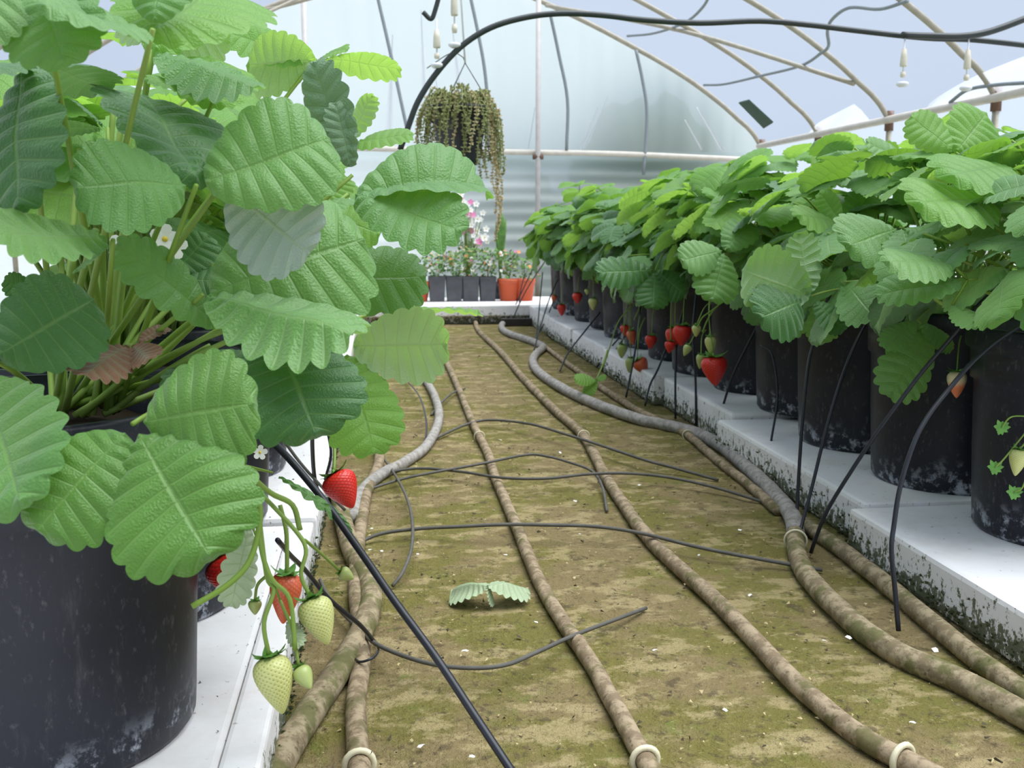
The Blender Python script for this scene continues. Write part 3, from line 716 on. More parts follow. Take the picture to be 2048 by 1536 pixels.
# ------------------------------------------------------------------ left row
LP = []
GLP = 'potted strawberries of the left row'
for k in range(8):
    Y = .768 + .269 * k
    lb = ['big front strawberry plant in a charcoal pot, filling the left foreground', 'second strawberry pot of the left row, just behind the big front one',
          'third strawberry pot of the left row, mostly hidden', 'fourth strawberry pot of the left row', 'fifth strawberry pot of the left row', 'sixth strawberry pot of the left row',
          'seventh strawberry pot of the left row', 'eighth strawberry pot of the left row'][k]
    LP.append(potted(-.257, Y, .054 if Y < 1.29 else .06, lb, GLP, 0 if k == 0 else (34 if k < 4 else 18), 70 + k, protos=[0, 1, 2, 8, 9, 3, 4] if k < 4 else None, s0=1.08))
pl, inv = LP[0]
CR = Vector((-.215, .775, .295))
def cr(i): return CR + Vector((.022 * math.cos(i * 2.4), .02 * math.sin(i * 2.4), 0))
HL = [
 ((393, 370, .64), [(660, 272, .66, .98, (-.1, -.93, .35), .30, -.02), (154, 372, .605, .98, (.05, -.92, .40), .16, .03), (290, 182, .74, .75, (.5, -.6, .5), .4, 0, None, None, 'leaf_dark')], 'leaf'),  # third leaflet: shade painted in by the dark tone
 ((445, 368, .675), [(618, 508, .655, .98, (.2, .95, -.1), -.15, .0)], 'leaf_silver'),
 ((697, 388, .75), [(976, 376, .77, .92, (0, -.50, .86), .85, .02), (922, 460, .71, .70, (.0, -.78, .62), .2, .03), (640, 430, .72, .7, (0, -.3, .9), .2, 0)], 'leaf'),
 ((705, 350, .80), [(628, 122, .80, .50, (-.6, -.75, .15), .25, 0), (672, 205, .79, .5, (.2, -.9, .3), .2, 0)], 'leaf_silver'),  # grey top colour stands for sheen on the upright blades
 ((632, 118, .88), [(802, 134, .88, .62, (0, .40, .90), .1, 0), (448, 66, .85, .62, (.1, -.80, .60), .25, .0), (692, 96, .86, .9, (0, -.6, .8), .3, 0), (492, 132, .84, .92, (0, .85, .45), .1, 0)], 'leaf_bright'),  # yellow-green here imitates light coming through from behind
 ((300, 98, .74), [(512, 180, .71, .75, (.25, -.55, .8), -.45, .02), (410, 20, .80, .9, (.3, .6, .6), .1, 0, None, None, 'leaf_bright')], 'leaf'),
 ((425, 205, .74), [(295, 158, .71, .55, (0, -.55, .8), .3, .03), (420, 110, .82, .8, (0, .4, .9), .1, 0, None, None, 'leaf_bright')], 'leaf_bright'),
 ((306, 58, .60), [(82, 14, .53, .80, (.05, -.72, .66), .40, .0), (430, -30, .7, .9, (.2, .5, .8), .1, 0, None, None, 'leaf_bright'), (330, -110, .62, .9, (0, -.5, .8), .1, 0)], 'leaf'),
 ((70, -70, .58), [(125, 118, .55, .95, (-.1, -.92, .35), .18, .03), (-90, 60, .55, .9, (0, -.8, .5), .1, 0)], 'leaf'),
 ((52, 122, .66), [(30, 410, .60, .72, (-.45, -.85, .2), .2, .03, None, None, 'leaf_dark'), (200, 170, .72, .9, (0, .5, .85), .1, 0, None, None, 'leaf_dark'), (-80, 130, .6, .9, (0, -.4, .9), .1, 0)], 'leaf_dark'),  # first two leaflets coloured dark for the shade they hang in
 ((312, 78, .80), [(446, 42, .83, 1.15, (.1, .88, .4), .1, 0), (370, -70, .82, 1.0, (0, .85, .5), .1, 0), (250, -20, .84, 1.0, (0, .8, .5), .1, 0)], 'leaf_bright'),  # backlight painted into the leaf colour
 ((226, 480, .63), [(-24, 465, .57, .72, (.05, -.68, .72), -.2, .03), (150, 540, .6, .5, (0, .5, .8), .1, 0)], 'leaf'),
 ((-20, 720, .62), [(188, 598, .66, .98, (.25, -.92, .25), .12, 0), (35, 1000, .54, .72, (-.1, -.95, .22), .15, 0, -40, 760, 'leaf'), (-140, 700, .6, .8, (0, -.9, .3), .1, 0)], 'leaf_dark'),
 ((265, 848, .575), [(508, 806, .565, 1.12, (.02, -.93, .35), .10, .02), (74, 1062, .545, .92, (-.1, -.95, .25), .12, .03), (420, 1112, .525, .98, (.12, -.95, .22), .12, .03)], 'leaf_mid'),
 ((405, 590, .68), [(730, 480, .71, .95, (-.05, -.90, .42), .10, .02), (708, 676, .61, .60, (0, -.55, .84), -.5, .03)], 'leaf'),
 ((600, 570, .77), [(852, 552, .77, .68, (0, -.82, .55), .1, .02)], 'leaf'),
 ((545, 650, .66), [(632, 866, .62, 1.14, (.12, -.88, .40), .1, .03)], 'leaf_dark'),
 ((690, 692, .74), [(895, 688, .74, .86, (0, .95, .15), .1, 0), (748, 906, .71, .78, (.25, -.93, .2), .1, 0, None, None, 'leaf_bright')], 'leaf_bright'),
 ((790, 612, .88), [(958, 622, .84, .60, (0, .18, .97), .1, 0)], 'leaf_bright'),
 ((450, 662, .70), [(236, 488, .66, .46, (.35, -.75, .5), .35, 0)], 'leaf'),
 ((690, 290, .97), [(824, 266, .96, .75, (0, -.45, .88), .2, .02), (745, 190, .97, .7, (0, .3, .9), .1, 0)], 'leaf_bright'),
 ((215, 255, .84), [(98, 255, .82, .62, (0, .45, .88), .2, 0), (150, 200, .86, .7, (0, .4, .9), .1, 0)], 'leaf_dark'),
 ((120, 330, .92), [(20, 300, .95, .8, (0, -.7, .6), .1, 0), (200, 350, .95, .8, (0, -.8, .5), .1, 0), (100, 230, .98, .8, (0, -.8, .5), .1, 0)], 'leaf_bright'),
 ((330, 560, .84), [(420, 470, .86, .8, (0, -.8, .5), .1, 0), (450, 560, .84, .7, (0, -.8, .5), .1, 0)], 'leaf_dark'),
 ((640, 420, .90), [(690, 350, .92, .8, (0, -.7, .6), .1, 0), (760, 470, .9, .9, (0, -.8, .5), .1, 0), (600, 340, .92, .8, (0, -.8, .5), .1, 0)], 'leaf_bright'),
 ((90, 600, .88), [(10, 560, .86, .8, (0, -.8, .5), .1, 0), (60, 690, .8, .8, (0, -.9, .3), .1, 0)], 'leaf_dark'),
 ((420, 690, .76), [(370, 790, .70, .7, (0, -.9, .3), .1, 0), (500, 770, .72, .8, (.2, -.9, .3), .1, 0)], 'leaf_dark'),
]
for i, (nd, lets, mt) in enumerate(HL):
    bow = .15 if nd[1] > 640 else .05
    c0 = at(470, 775, .67) if nd[:2] == (265, 848) else cr(i)
    hero_leaf(pl, inv, nd, c0, lets, mt, bow if nd[1] < 700 else .2, .0024, seed=100 + i)
# many upright petioles in the crown
for i, (x, y, Y) in enumerate([(180, 470, .80), (160, 300, .84), (245, 240, .80), (262, 230, .84), (150, 500, .76), (230, 180, .86), (205, 470, .72), (192, 460, .70)]):
    c0 = cr(i * 1.7); t = at(x, y, Y)
    m = MB(); m.tube([inv @ p for p in bez(c0, c0.lerp(t, .5) + Vector((0, 0, .015)), t, 8)], .0023, 8); m.build('petiole', M['stem'], pl)
# dry brown leaf on the rim and small white flowers
hero_leaf(pl, inv, (262, 690, .70), cr(3), [(168, 752, .645, .72, (0, -.85, .5), -.3, .04), (338, 655, .72, .6, (0, -.5, .85), .5, .02), (300, 720, .66, .6, (0, -.8, .5), -.3, .02)], 'leaf_dry', seed=160)
def flower(parent, inv, c, s, up, petal='petal', n=5, name='flower'):
    m = MB(); z = Vector(up).normalized(); x = z.orthogonal().normalized(); y = z.cross(x)
    for k in range(n):
        a = 2 * math.pi * k / n; d = x * math.cos(a) + y * math.sin(a); t = z.cross(d); vv = []
        for (l, w, h_) in [(.12, .10, 0), (.45, .34, .05), (.8, .36, .10), (1, .16, .12)]:
            vv += [d * l * s - t * w * s + z * h_ * s, d * l * s + t * w * s + z * h_ * s]
        m.add([inv @ (c + q) for q in vv], [(2*i, 2*i+1, 2*i+3, 2*i+2) for i in range(3)])
    o = m.build(name, M[petal], parent)
    m = MB(); m.lathe([(.001, .12), (.15, .1), (.2, .02), (.18, -.05)], 10); mm = Matrix.Translation(inv @ c) @ Vector((0, 0, 1)).rotation_difference(z).to_matrix().to_4x4() @ Matrix.Scale(s, 4)
    m.build('flower_centre', M['yellow'], o, matrix=mm); return o
for (x, y, Y) in [(250, 490, .80), (330, 478, .79), (345, 492, .80), (215, 592, .82), (520, 905, .82)]:
    flower(pl, inv, at(x, y, Y), .011 if y < 800 else .006, (.2, -.9, .2))

# fruit truss hanging in front of the left slab
YB = .70
LB = [((538, 1312, .68), (566, 1428, .67), .74, 'berry_white', 'large unripe white strawberry hanging lowest', [(515, 1005, .70), (533, 1150, .69), (548, 1180, .685), (528, 1245, .68)]),
      ((622, 1196, .70), (656, 1290, .69), .80, 'berry_white', 'unripe white strawberry beside the orange one', [(520, 985, .72), (590, 1060, .71), (612, 1100, .705), (602, 1150, .70)]),
      ((574, 1146, .73), (566, 1248, .73), .66, 'berry_orange', 'half ripe orange strawberry', [(560, 1010, .74), (572, 1060, .735), (574, 1110, .73)]),
      ((448, 1108, .84), (492, 1196, .83), 1.15, 'berry_red', 'ripe red strawberry behind a small leaf', [(470, 1020, .83), (460, 1075, .84)]),
      ((668, 946, .98), (706, 1016, .97), .98, 'berry_red', 'ripe red strawberry hanging over the slab edge', [(650, 850, 1.02), (668, 890, 1.0)])]
for (a, b, wr, mt, lb, st) in LB:
    A, B = at(*a), at(*b); berry(pl, A, B, wr, mt, inv, lb, True); stalk(pl, [at(*q) for q in st] + [A], .0016, inv, n=8)
for (a, b, wr, mt, st) in [((598, 1335, .68), (622, 1378, .67), .8, 'berry_green', [(560, 1200, .69), (585, 1260, .685)]), ((510, 1200, .74), (510, 1230, .74), .9, 'berry_green', [(535, 1150, .73), (515, 1170, .735)]),
                           ((680, 1142, .78), (708, 1158, .78), .9, 'berry_green', [(610, 1080, .72), (645, 1110, .75)])]:
    A, B = at(*a), at(*b); berry(pl, A, B, wr, mt, inv, 'small green strawberry bud', False); stalk(pl, [at(*q) for q in st] + [A], .0012, inv)
stalk(pl, [at(480, 930, .70), at(512, 985, .69), at(520, 1040, .68), at(500, 1120, .665), at(455, 1170, .655), at(384, 1213, .645)], .0020, inv, 'runner', n=8)
stalk(pl, [at(430, 880, .70), at(490, 940, .70), at(540, 985, .71), at(585, 1010, .72), at(600, 1060, .72)], .0020, inv, 'truss_stalk', n=8)
stalk(pl, [at(510, 1010, .70), at(525, 1110, .69), at(545, 1160, .685), at(580, 1200, .685), at(590, 1300, .68)], .0016, inv, 'truss_stalk', n=8)
hero_leaf(pl, inv, (500, 1040, .71), at(480, 930, .72), [(462, 1214, .69, .46, (.2, -.95, .1), .1, .0), (600, 1290, .68, .4, (0, -.9, .3), .1, 0, 575, 1240)], 'leaf_wilt', .0, .0014, seed=170)
hero_leaf(pl, inv, (545, 945, .78), at(480, 930, .74), [(706, 1064, .80, .13, (.4, -.6, .7), .1, .08)], 'leaf', .0, .0014, seed=171, )

# ------------------------------------------------------------------ hoses lying on the mat
def hose(pts, r, mat, label, name='garden_hose', ties=(), z=None, group='hoses along the path'):
    r *= .95; P = smooth_pts([on_z(x, y, (r * .72 if z is None else z)) for x, y in pts], 7)
    root = None
    m = MB(); m.tube([q + Vector((0, 0, .0015 * noise.noise(q * 20))) for q in P], r, 14)
    if not ties:
        return tag(m.build(name, M[mat]), label, 'hose', group)
    root = empty(name, (P[0].x, P[0].y, 0)); tag(root, label, 'hose', group)
    off = Matrix.Translation((-P[0].x, -P[0].y, 0))
    for q in m.v: q.xyz = (off @ q)
    m.build('hose_body', M[mat], root)
    for (x, y, w) in ties:
        c = on_z(x, y, r); i = min(range(len(P)), key=lambda k: (P[k] - c).length); i = max(1, min(len(P) - 2, i))
        t = (P[i+1] - P[i-1]).normalized(); a = t.orthogonal().normalized(); b = t.cross(a); k = MB(); n = 18
        ring = [P[i] + (a * math.cos(2*math.pi*j/n) + b * math.sin(2*math.pi*j/n)) * (r + .0022) for j in range(n + 1)]
        k.tube([off @ q for q in ring], w, 6, False); k.build('cable_tie', M['tie'], root)
    return root
hose([(520, 1600), (585, 1480), (645, 1390), (700, 1305), (733, 1240), (742, 1185), (726, 1140), (700, 1090), (680, 1010), (672, 960)], .0135, 'hose_mossy', 'thick mossy hose curving along the left slab edge')
hose([(728, 1600), (716, 1500), (712, 1400), (722, 1330), (722, 1260), (712, 1180), (716, 1090), (726, 1022), (735, 978), (757, 930), (756, 885), (740, 840)], .0098, 'hose_brown', 'slim mossy hose crossing under the thick left hose', ties=[(720, 1522, .0028)])
hose([(846, 752), (868, 790), (878, 835), (858, 885), (815, 922), (765, 948), (722, 985), (706, 1040)], .0105, 'hose_grey', 'pale grey hose bending back behind the berry')
hose([(880, 690), (892, 722), (915, 772), (945, 845), (975, 905), (987, 945), (1010, 1000), (1036, 1060), (1077, 1160), (1130, 1250), (1185, 1330), (1240, 1430), (1290, 1520), (1330, 1590)], .0088, 'hose_brown', 'mossy hose down the middle of the path, left one', ties=[(962, 872, .0012), (1284, 1514, .0028)])
hose([(950, 640), (958, 662), (1000, 702), (1050, 760), (1110, 820), (1162, 866), (1188, 908), (1216, 962), (1280, 1055), (1340, 1120), (1420, 1190), (1500, 1270), (1570, 1345), (1650, 1418), (1730, 1478), (1805, 1518), (1900, 1570)], .0100, 'hose_brown', 'mossy hose down the middle of the path, right one', ties=[(1163, 868, .0014), (1800, 1515, .0028)])
hose([(1036, 640), (1005, 648), (1012, 664), (1062, 682), (1086, 694), (1072, 708), (1066, 724), (1082, 748), (1150, 790), (1255, 832), (1320, 848), (1392, 866), (1450, 898), (1505, 945), (1560, 1000), (1586, 1036), (1591, 1066)], .0135, 'hose_grey', 'grey snaking hose along the right slabs')
hose([(1591, 1068), (1593, 1100), (1608, 1142), (1645, 1186), (1712, 1250), (1800, 1310), (1920, 1362), (2048, 1430), (2150, 1490)], .0130, 'hose_mossy', 'mossy brown hose continuing the grey one to the lower right', ties=[(1592, 1078, .0016)])
hose([(1085, 690), (1150, 738), (1250, 806), (1330, 848), (1375, 870), (1440, 925), (1500, 972), (1556, 1022)], .0085, 'hose_brown', 'thin brown hose beside the grey one at the slabs', ties=[(1372, 868, .0014)])
hose([(1604, 1046), (1700, 1112), (1800, 1192), (1920, 1292), (2048, 1388), (2120, 1445)], .0115, 'hose_mossy', 'green mossy hose hugging the nearest right slab')

# thin drip lines
def drip(pts, Y0, Y1, r, mat, label, floor0=False):
    n = len(pts); P = []
    for i, (x, y) in enumerate(pts): P.append(at(x, y, Y0 + (Y1 - Y0) * i / (n - 1)))
    return rod('drip_tube', P, r, mat, label, 'tube', 'drip tubes', 8, 5)
def drip_up(pts, Y1, label, r=.0026, mat='drip'):
    b = on_z(*pts[-1], .006); return drip(pts, Y1, b.y, r, mat, label)
drip_up([(1758, 494), (1734, 501), (1690, 539), (1656, 597), (1632, 672), (1618, 723), (1608, 809), (1601, 894), (1595, 1000), (1594, 1040)], 1.55, 'arching black drip tube rising from the slab to the third pot')
drip_up([(1755, 597), (1734, 641), (1710, 689), (1683, 758), (1652, 860), (1625, 970), (1605, 1045), (1597, 1080)], 1.42, 'straight leaning black drip tube right of the tall arching one')
drip_up([(2070, 556), (2048, 558), (2014, 566), (1970, 597), (1929, 645), (1885, 696), (1833, 758), (1758, 860), (1707, 935), (1655, 1020), (1632, 1075), (1622, 1105)], 1.12, 'long black drip tube slanting across the second right pot')
drip_up([(2080, 632), (2048, 648), (1997, 679), (1946, 723), (1895, 782), (1854, 836), (1826, 891), (1800, 975), (1788, 1050), (1783, 1100), (1790, 1180), (1797, 1262)], 1.08, 'black drip tube curving down from the nearest right pot')
drip_up([(1522, 638), (1492, 696), (1461, 764), (1430, 868)], 1.95, 'short leaning drip tube before the fourth right pot')
drip_up([(1522, 690), (1545, 712), (1555, 792), (1543, 877), (1531, 950)], 1.75, 'thin drip tube bowed before the third and fourth pots', .0020)
drip_up([(1420, 529), (1396, 570), (1389, 621), (1386, 672), (1391, 758), (1392, 850)], 2.15, 'upright drip tube left of the big red berry')
drip_up([(1368, 614), (1355, 669), (1351, 740), (1351, 838)], 2.25, 'upright drip tube before the berry cluster')
drip_up([(1287, 560), (1282, 600), (1275, 667), (1267, 720), (1252, 795)], 2.6, 'drip tube passing the orange berry')
drip_up([(1335, 690), (1316, 738), (1300, 770), (1290, 812)], 2.4, 'short drip tube under the sixth pot')
drip_up([(1239, 675), (1221, 696), (1193, 735)], 2.95, 'short slanting drip tube, left of two at the middle slabs')
drip_up([(1250, 672), (1239, 689), (1203, 742)], 2.88, 'short slanting drip tube, right of two at the middle slabs')
drip_up([(1200, 625), (1170, 662), (1135, 708), (1120, 742)], 3.3, 'long slanting drip tube over the far right slabs')
for i, (pts, Y1) in enumerate([([(1078, 510), (1055, 560), (1030, 612), (1012, 645)], 4.5), ([(1092, 520), (1062, 565), (1040, 605), (1022, 648)], 4.45), ([(1050, 545), (1040, 590), (1038, 640)], 4.6),
                            ([(1085, 545), (1080, 600), (1075, 655), (1070, 690)], 4.2), ([(1115, 560), (1098, 600), (1082, 650), (1068, 700)], 4.0), ([(1108, 600), (1092, 640), (1078, 665)], 4.1)]):
    drip_up(pts, Y1, ['far drip tube crossing the terracotta pots, leftmost', 'far drip tube crossing the terracotta pots, second from left', 'far drip tube rising before the end slab, short one', 'far upright drip tube left of the farthest pots',
                      'far drip tube leaning onto the farthest pot', 'short far drip tube at the farthest slab'][i], .0024)
def floor_tube(pts, label, r=.0026, lift=.006, mat='drip_grey'):
    n = len(pts); P = [on_z(x, y, r + lift * math.sin(math.pi * i / (n - 1))) for i, (x, y) in enumerate(pts)]
    return rod('drip_tube', P, r, mat, label, 'tube', 'drip tubes', 8, 6)
floor_tube([(712, 1088), (760, 1068), (830, 1058), (920, 1053), (1010, 1049), (1100, 1050), (1190, 1053), (1280, 1066), (1400, 1095), (1530, 1120), (1645, 1140)], 'long thin tube lying across the path in front', .0026, .022)
floor_tube([(705, 990), (790, 962), (850, 948), (960, 928), (1050, 910), (1090, 912), (1140, 925), (1185, 943), (1205, 975), (1214, 1022)], 'thin tube across the path with a hooked end', .0024, .02)
floor_tube([(740, 952), (830, 937), (920, 943), (1000, 955), (1090, 957), (1180, 948), (1260, 947), (1340, 955), (1430, 975), (1530, 1005)], 'thin wavy tube crossing below the hooked one', .0026, .02)
floor_tube([(868, 878), (930, 850), (980, 840), (1060, 848), (1130, 868), (1200, 890), (1290, 920), (1350, 936), (1436, 960)], 'thin tube crossing the path beyond the hooked one', .0028, .02)
floor_tube([(748, 890), (790, 950), (815, 1000), (825, 1050), (822, 1100), (805, 1145), (785, 1172)], 'curved thin tube bowing beside the left hoses', .0022, .02)
floor_tube([(790, 740), (832, 782), (850, 828), (852, 872), (838, 905)], 'dark thin tube beside the bent grey hose', .002, .02, 'drip')
floor_tube([(930, 777), (905, 786), (880, 808), (862, 830)], 'short thin tube joining the bent grey hose', .0024, .01)
floor_tube([(640, 1160), (662, 1200), (715, 1255), (760, 1292), (850, 1325), (935, 1336), (1010, 1330), (1070, 1306), (1150, 1270), (1250, 1232), (1292, 1216)], 'thin muddy tube sagging across the foreground path', .0022, .02)
floor_tube([(700, 1290), (715, 1322), (745, 1316), (757, 1300), (752, 1285)], 'small wire loop around the thick left hose', .0012, .02, 'drip')
drip([(505, 835), (540, 878), (585, 925), (650, 1004), (720, 1102), (790, 1203), (870, 1312), (950, 1432), (1025, 1545), (1060, 1600)], .90, .60, .0030, 'drip', 'thick black drip tube slanting across the foreground')
drip([(555, 1080), (580, 1110), (610, 1140), (660, 1200), (720, 1250), (752, 1288)], .80, on_z(752, 1288, .01).y, .0022, 'drip', 'black drip tube behind the hanging white berries')
drip([(560, 870), (600, 925), (645, 975), (690, 1020)], 1.2, 1.22, .0020, 'drip_grey', 'thin drip tube over the left slab near the red berry')
drip([(625, 850), (625, 900), (630, 960), (645, 1010)], 1.15, 1.25, .0024, 'drip', 'upright black drip tube left of the red berry')
drip([(655, 860), (662, 910), (650, 960)], 1.3, 1.3, .0018, 'drip', 'short dark drip tube just behind the red berry')

# fallen leaf, sprout, petals
c = on_z(975, 1195, .0); root = empty('fallen_leaf', c); tag(root, 'pale curled leaf lying on the path', 'leaf')
iv = Matrix.Translation(-c)
for j, (a, b, asp, fo, ar) in enumerate([((975, 1172, .026), (903, 1182, .010), 1.0, -.8, .14), ((975, 1172, .026), (1056, 1178, .012), .80, -.7, .10), ((972, 1172, .026), (990, 1208, .003), .9, -.5, .1)]):
    p0, p1 = on_z(*a), on_z(*b); hero_leaflet(root, iv @ p0, iv @ p1, asp, (0, -.25, 1), fo, ar, 'leaf_wilt', 180 + j)
c = on_z(1200, 800, .0); root = empty('seedling', c); tag(root, 'bright green sprig trailing onto the mat by the slabs', 'seedling'); iv = Matrix.Translation(-c)
nd = at(1192, 760, c.y - .02)
m = MB(); m.tube([iv @ p for p in bez(at(1215, 700, c.y + .1), at(1205, 735, c.y), nd, 8)] , .0018, 6); m.build('runner', M['stem'], root)
m = MB(); m.tube([iv @ p for p in bez(nd, at(1185, 785, c.y - .02), on_z(1168, 805, .002), 8)] , .0012, 6); m.build('root', M['stem'], root)
for j, (x, y) in enumerate([(1150, 757), (1212, 752), (1172, 790)]):
    hero_leaflet(root, iv @ nd, iv @ at(x, y, c.y - .03), .7, (0, -.7, .7), .1, 0, 'leaf_bright', 190 + j)
pm = MB(); pm.add([(-1, -.6, 0), (0, -.75, .25), (1, -.5, .1), (-1, .5, .1), (0, .7, .3), (1, .6, 0)], [(0, 1, 4, 3), (1, 2, 5, 4)]); PET = pm.me('fallen_petal'); PET.materials.append(M['petal'])
for i, (x, y) in enumerate([(743, 1057), (763, 1102), (742, 1100), (1071, 1244), (1150, 1002), (1160, 1068), (1010, 1110), (930, 1302), (843, 1492), (944, 1513), (1480, 1060), (1398, 1110), (1655, 1170), (1650, 1282), (1697, 1275), (1825, 1445), (1870, 1300), (835, 1108), (625, 1458), (1280, 970), (1120, 905), (1000, 880), (1500, 1190), (1310, 1300), (1450, 1420)]):
    o = link('fallen_petal', PET, None); o.location = on_z(x, y, .004); s = R.uniform(.0022, .0040); o.scale = (s, s, s); o.rotation_euler = (R.uniform(-.3, .3), R.uniform(-.3, .3), R.uniform(0, 6))
    tag(o, 'tiny white petal fallen on the mossy floor mat', 'petal', 'petals scattered on the mat')
def grit(n, smax, seed):
    rg = random.Random(seed); m = MB()
    for i in range(n):
        x, y = rg.uniform(-.08, .64), .5 + 3.4 * rg.random() ** 1.5; s = rg.uniform(.0008, smax); c = Vector((x, y, .001))
        q = [Vector((rg.uniform(-1, 1), rg.uniform(-1, 1), rg.uniform(-.3, .8))) * s for _ in range(4)]
        m.add([c + k for k in q], [(0, 1, 2), (0, 2, 3), (0, 3, 1), (1, 3, 2)])
    return m
tag(grit(2200, .0030, 3).build('floor_crumbs', simple('pale_crumbs', (.46, .37, .19), .9, .6, 200), None, False), 'fine tan crumbs strewn over the mat', 'grit', kind='stuff')
tag(grit(1500, .0040, 4).build('floor_grit', simple('dark_crumbs', (.07, .055, .03), .9, .6, 200), None, False), 'dark bits of soil strewn over the mat', 'grit', kind='stuff')
mb = MB()
for i in range(420):
    x, y = R.uniform(-.45, -.10), R.uniform(.6, 1.9); s = R.uniform(.0006, .0022); c = Vector((x, y, .0545 if y < 1.285 else .0605))
    q = [Vector((R.uniform(-1, 1), R.uniform(-1, 1), R.uniform(-.2, .8))) * s for _ in range(4)]
    mb.add([c + k for k in q], [(0, 1, 2), (0, 2, 3), (0, 3, 1), (1, 3, 2)])
tag(mb.build('soil_crumbs', M['soil'], None, False), 'dark soil specks spilt on the left white slabs', 'soil', kind='stuff')
# moss tufts on the slab faces and along their foot
mb = MB()
def tuft(c, s, nrm):
    for _ in range(3):
        d = (Vector(nrm) + Vector((R.uniform(-.5, .5), R.uniform(-.6, .6), R.uniform(-.3, .9)))).normalized() * s; w = d.orthogonal().normalized() * s * .35
        mb.add([c - w, c + w, c + d], [(0, 1, 2)])
for i in range(1500):
    Y = .75 + 3.4 * R.random() ** 1.5; x = [r[0] for r in rs if Y < r[2] + .01][0]
    if noise.noise(Vector((Y * 9, 0, 0))) + R.uniform(-.3, .5) < 0: continue
    tuft(Vector((x - .001, Y, abs(R.gauss(0, .016)))), R.uniform(.002, .006), (-1, 0, .2))
for i in range(500):
    Y = .6 + 1.5 * R.random(); tuft(Vector((-.086, Y, abs(R.gauss(0, .016)))), R.uniform(.002, .006), (1, 0, .2))
tag(mb.build('moss_tufts', simple('moss_dark', (.045, .055, .016), .9, .7, 150), None, False), 'dark moss fringe growing along the slab edges', 'moss', kind='stuff')

# ------------------------------------------------------------------ overhead irrigation pipe and sprinklers
YP = 2.7
rod('irrigation_pipe', [at(800, 300, YP), at(816, 255, YP), at(836, 203, YP), (at(870, 150, YP)), at(920, 95, YP), at(980, 56, YP), at(1050, 35, YP), at(1120, 27, YP), at(1200, 30, YP), at(1290, 40, YP), at(1400, 46, YP), at(1520, 42, YP), at(1620, 50, YP), at(1720, 62, YP), at(1850, 76, YP), at(1950, 80, YP), at(2080, 94, YP)], .0075, 'pipe_black', 'long dark irrigation pipe arching across the tunnel overhead', 'pipe')
rod('irrigation_pipe', [at(1804, 70, YP - .03), at(1860, 72, YP - .03), at(1930, 72, YP - .03), at(1990, 60, YP - .03), at(2090, 22, YP - .03)], .009, 'pipe_black', 'short dark pipe joining the overhead pipe at top right', 'pipe')
rod('irrigation_pipe', [at(846, 24, YP), at(862, 38, YP), at(871, 18, YP), at(884, -30, YP)], .006, 'pipe_black', 'short dark pipe end above the hanging sprinkler', 'pipe')
def sprinkler(px, y0, y1, Y, label):
    a = at(px, y0, Y); hgt = (y1 - y0) * Y / 2050
    root = empty('mist_sprinkler', a - Vector((0, 0, hgt))); tag(root, label, 'sprinkler', 'hanging mist sprinklers')
    m = MB(); m.tube([(0, 0, hgt * .2), (0, 0, hgt)], .0022, 8); m.build('feed_tube', M['white'], root)
    m = MB(); m.lathe([(.0005, hgt * .42), (.0085, hgt * .42), (.0095, hgt * .44), (.0085, hgt * .62), (.006, hgt * .78), (.0005, hgt * .78)], 14); m.build('weight', M['cream'], root)
    m = MB(); m.lathe([(.0005, hgt * .20), (.006, hgt * .2), (.0075, hgt * .25), (.006, hgt * .31), (.0005, hgt * .31)], 12); m.build('nozzle', M['cream'], root)
    m = MB(); m.lathe([(.0005, 0), (.010, .001), (.016, .006), (.016, .011), (.010, .014), (.0005, .014)], 16); m.build('deflector', M['white'], root)
sprinkler(873, 38, 130, YP, 'hanging mist sprinkler at the short pipe end')
sprinkler(908, -60, 84, YP, 'hanging mist sprinkler above the hanging basket, higher left one')
sprinkler(1810, 76, 173, YP - .03, 'hanging mist sprinkler at top right, left of two')
sprinkler(1938, 76, 182, YP - .03, 'hanging mist sprinkler at top right, right of two')

# ------------------------------------------------------------------ hanging basket
YB_ = 3.6; k = YB_ / 2050
c = at(920, 330, YB_); root = empty('hanging_basket', c); tag(root, 'hanging pot overflowing with trailing tan-green stems', 'hanging basket')
m = MB(); m.lathe([(.001, .0), (.058, .0), (.066, .02), (.098, .175), (.106, .18), (.106, .195), (.098, .195), (.09, .17)], 28); m.build('pot', M['basket'], root)
m = MB(); m.lathe([(.0005, .19), (.05, .19), (.096, .18)], 20); m.build('soil', M['soil'], root)
hk = Vector((.02, 0, .34))
for a_ in (0, 2.1, 4.2):
    m = MB(); m.tube([(.1 * math.cos(a_), .1 * math.sin(a_), .19), (.06 * math.cos(a_) + .01, .06 * math.sin(a_), .26), hk], .0016, 6); m.build('hanger', M['pipe_black'], root)
m = MB(); m.tube(smooth_pts([hk, hk + Vector((-.01, 0, .02)), hk + Vector((-.05, 0, .03)), hk + Vector((-.13, 0, -.02))], 5), .0016, 6); m.build('hook', M['pipe_black'], root)
rb = random.Random(5)
st_ = at(905, 40, YB_) - c; st_.z = arch_s(at(905, 40, YB_).x - CX) - c.z + .01
m = MB(); m.tube([hk, Vector((st_.x, 0, st_.z))], .0035, 6); m.build('strap', M['white'], root)
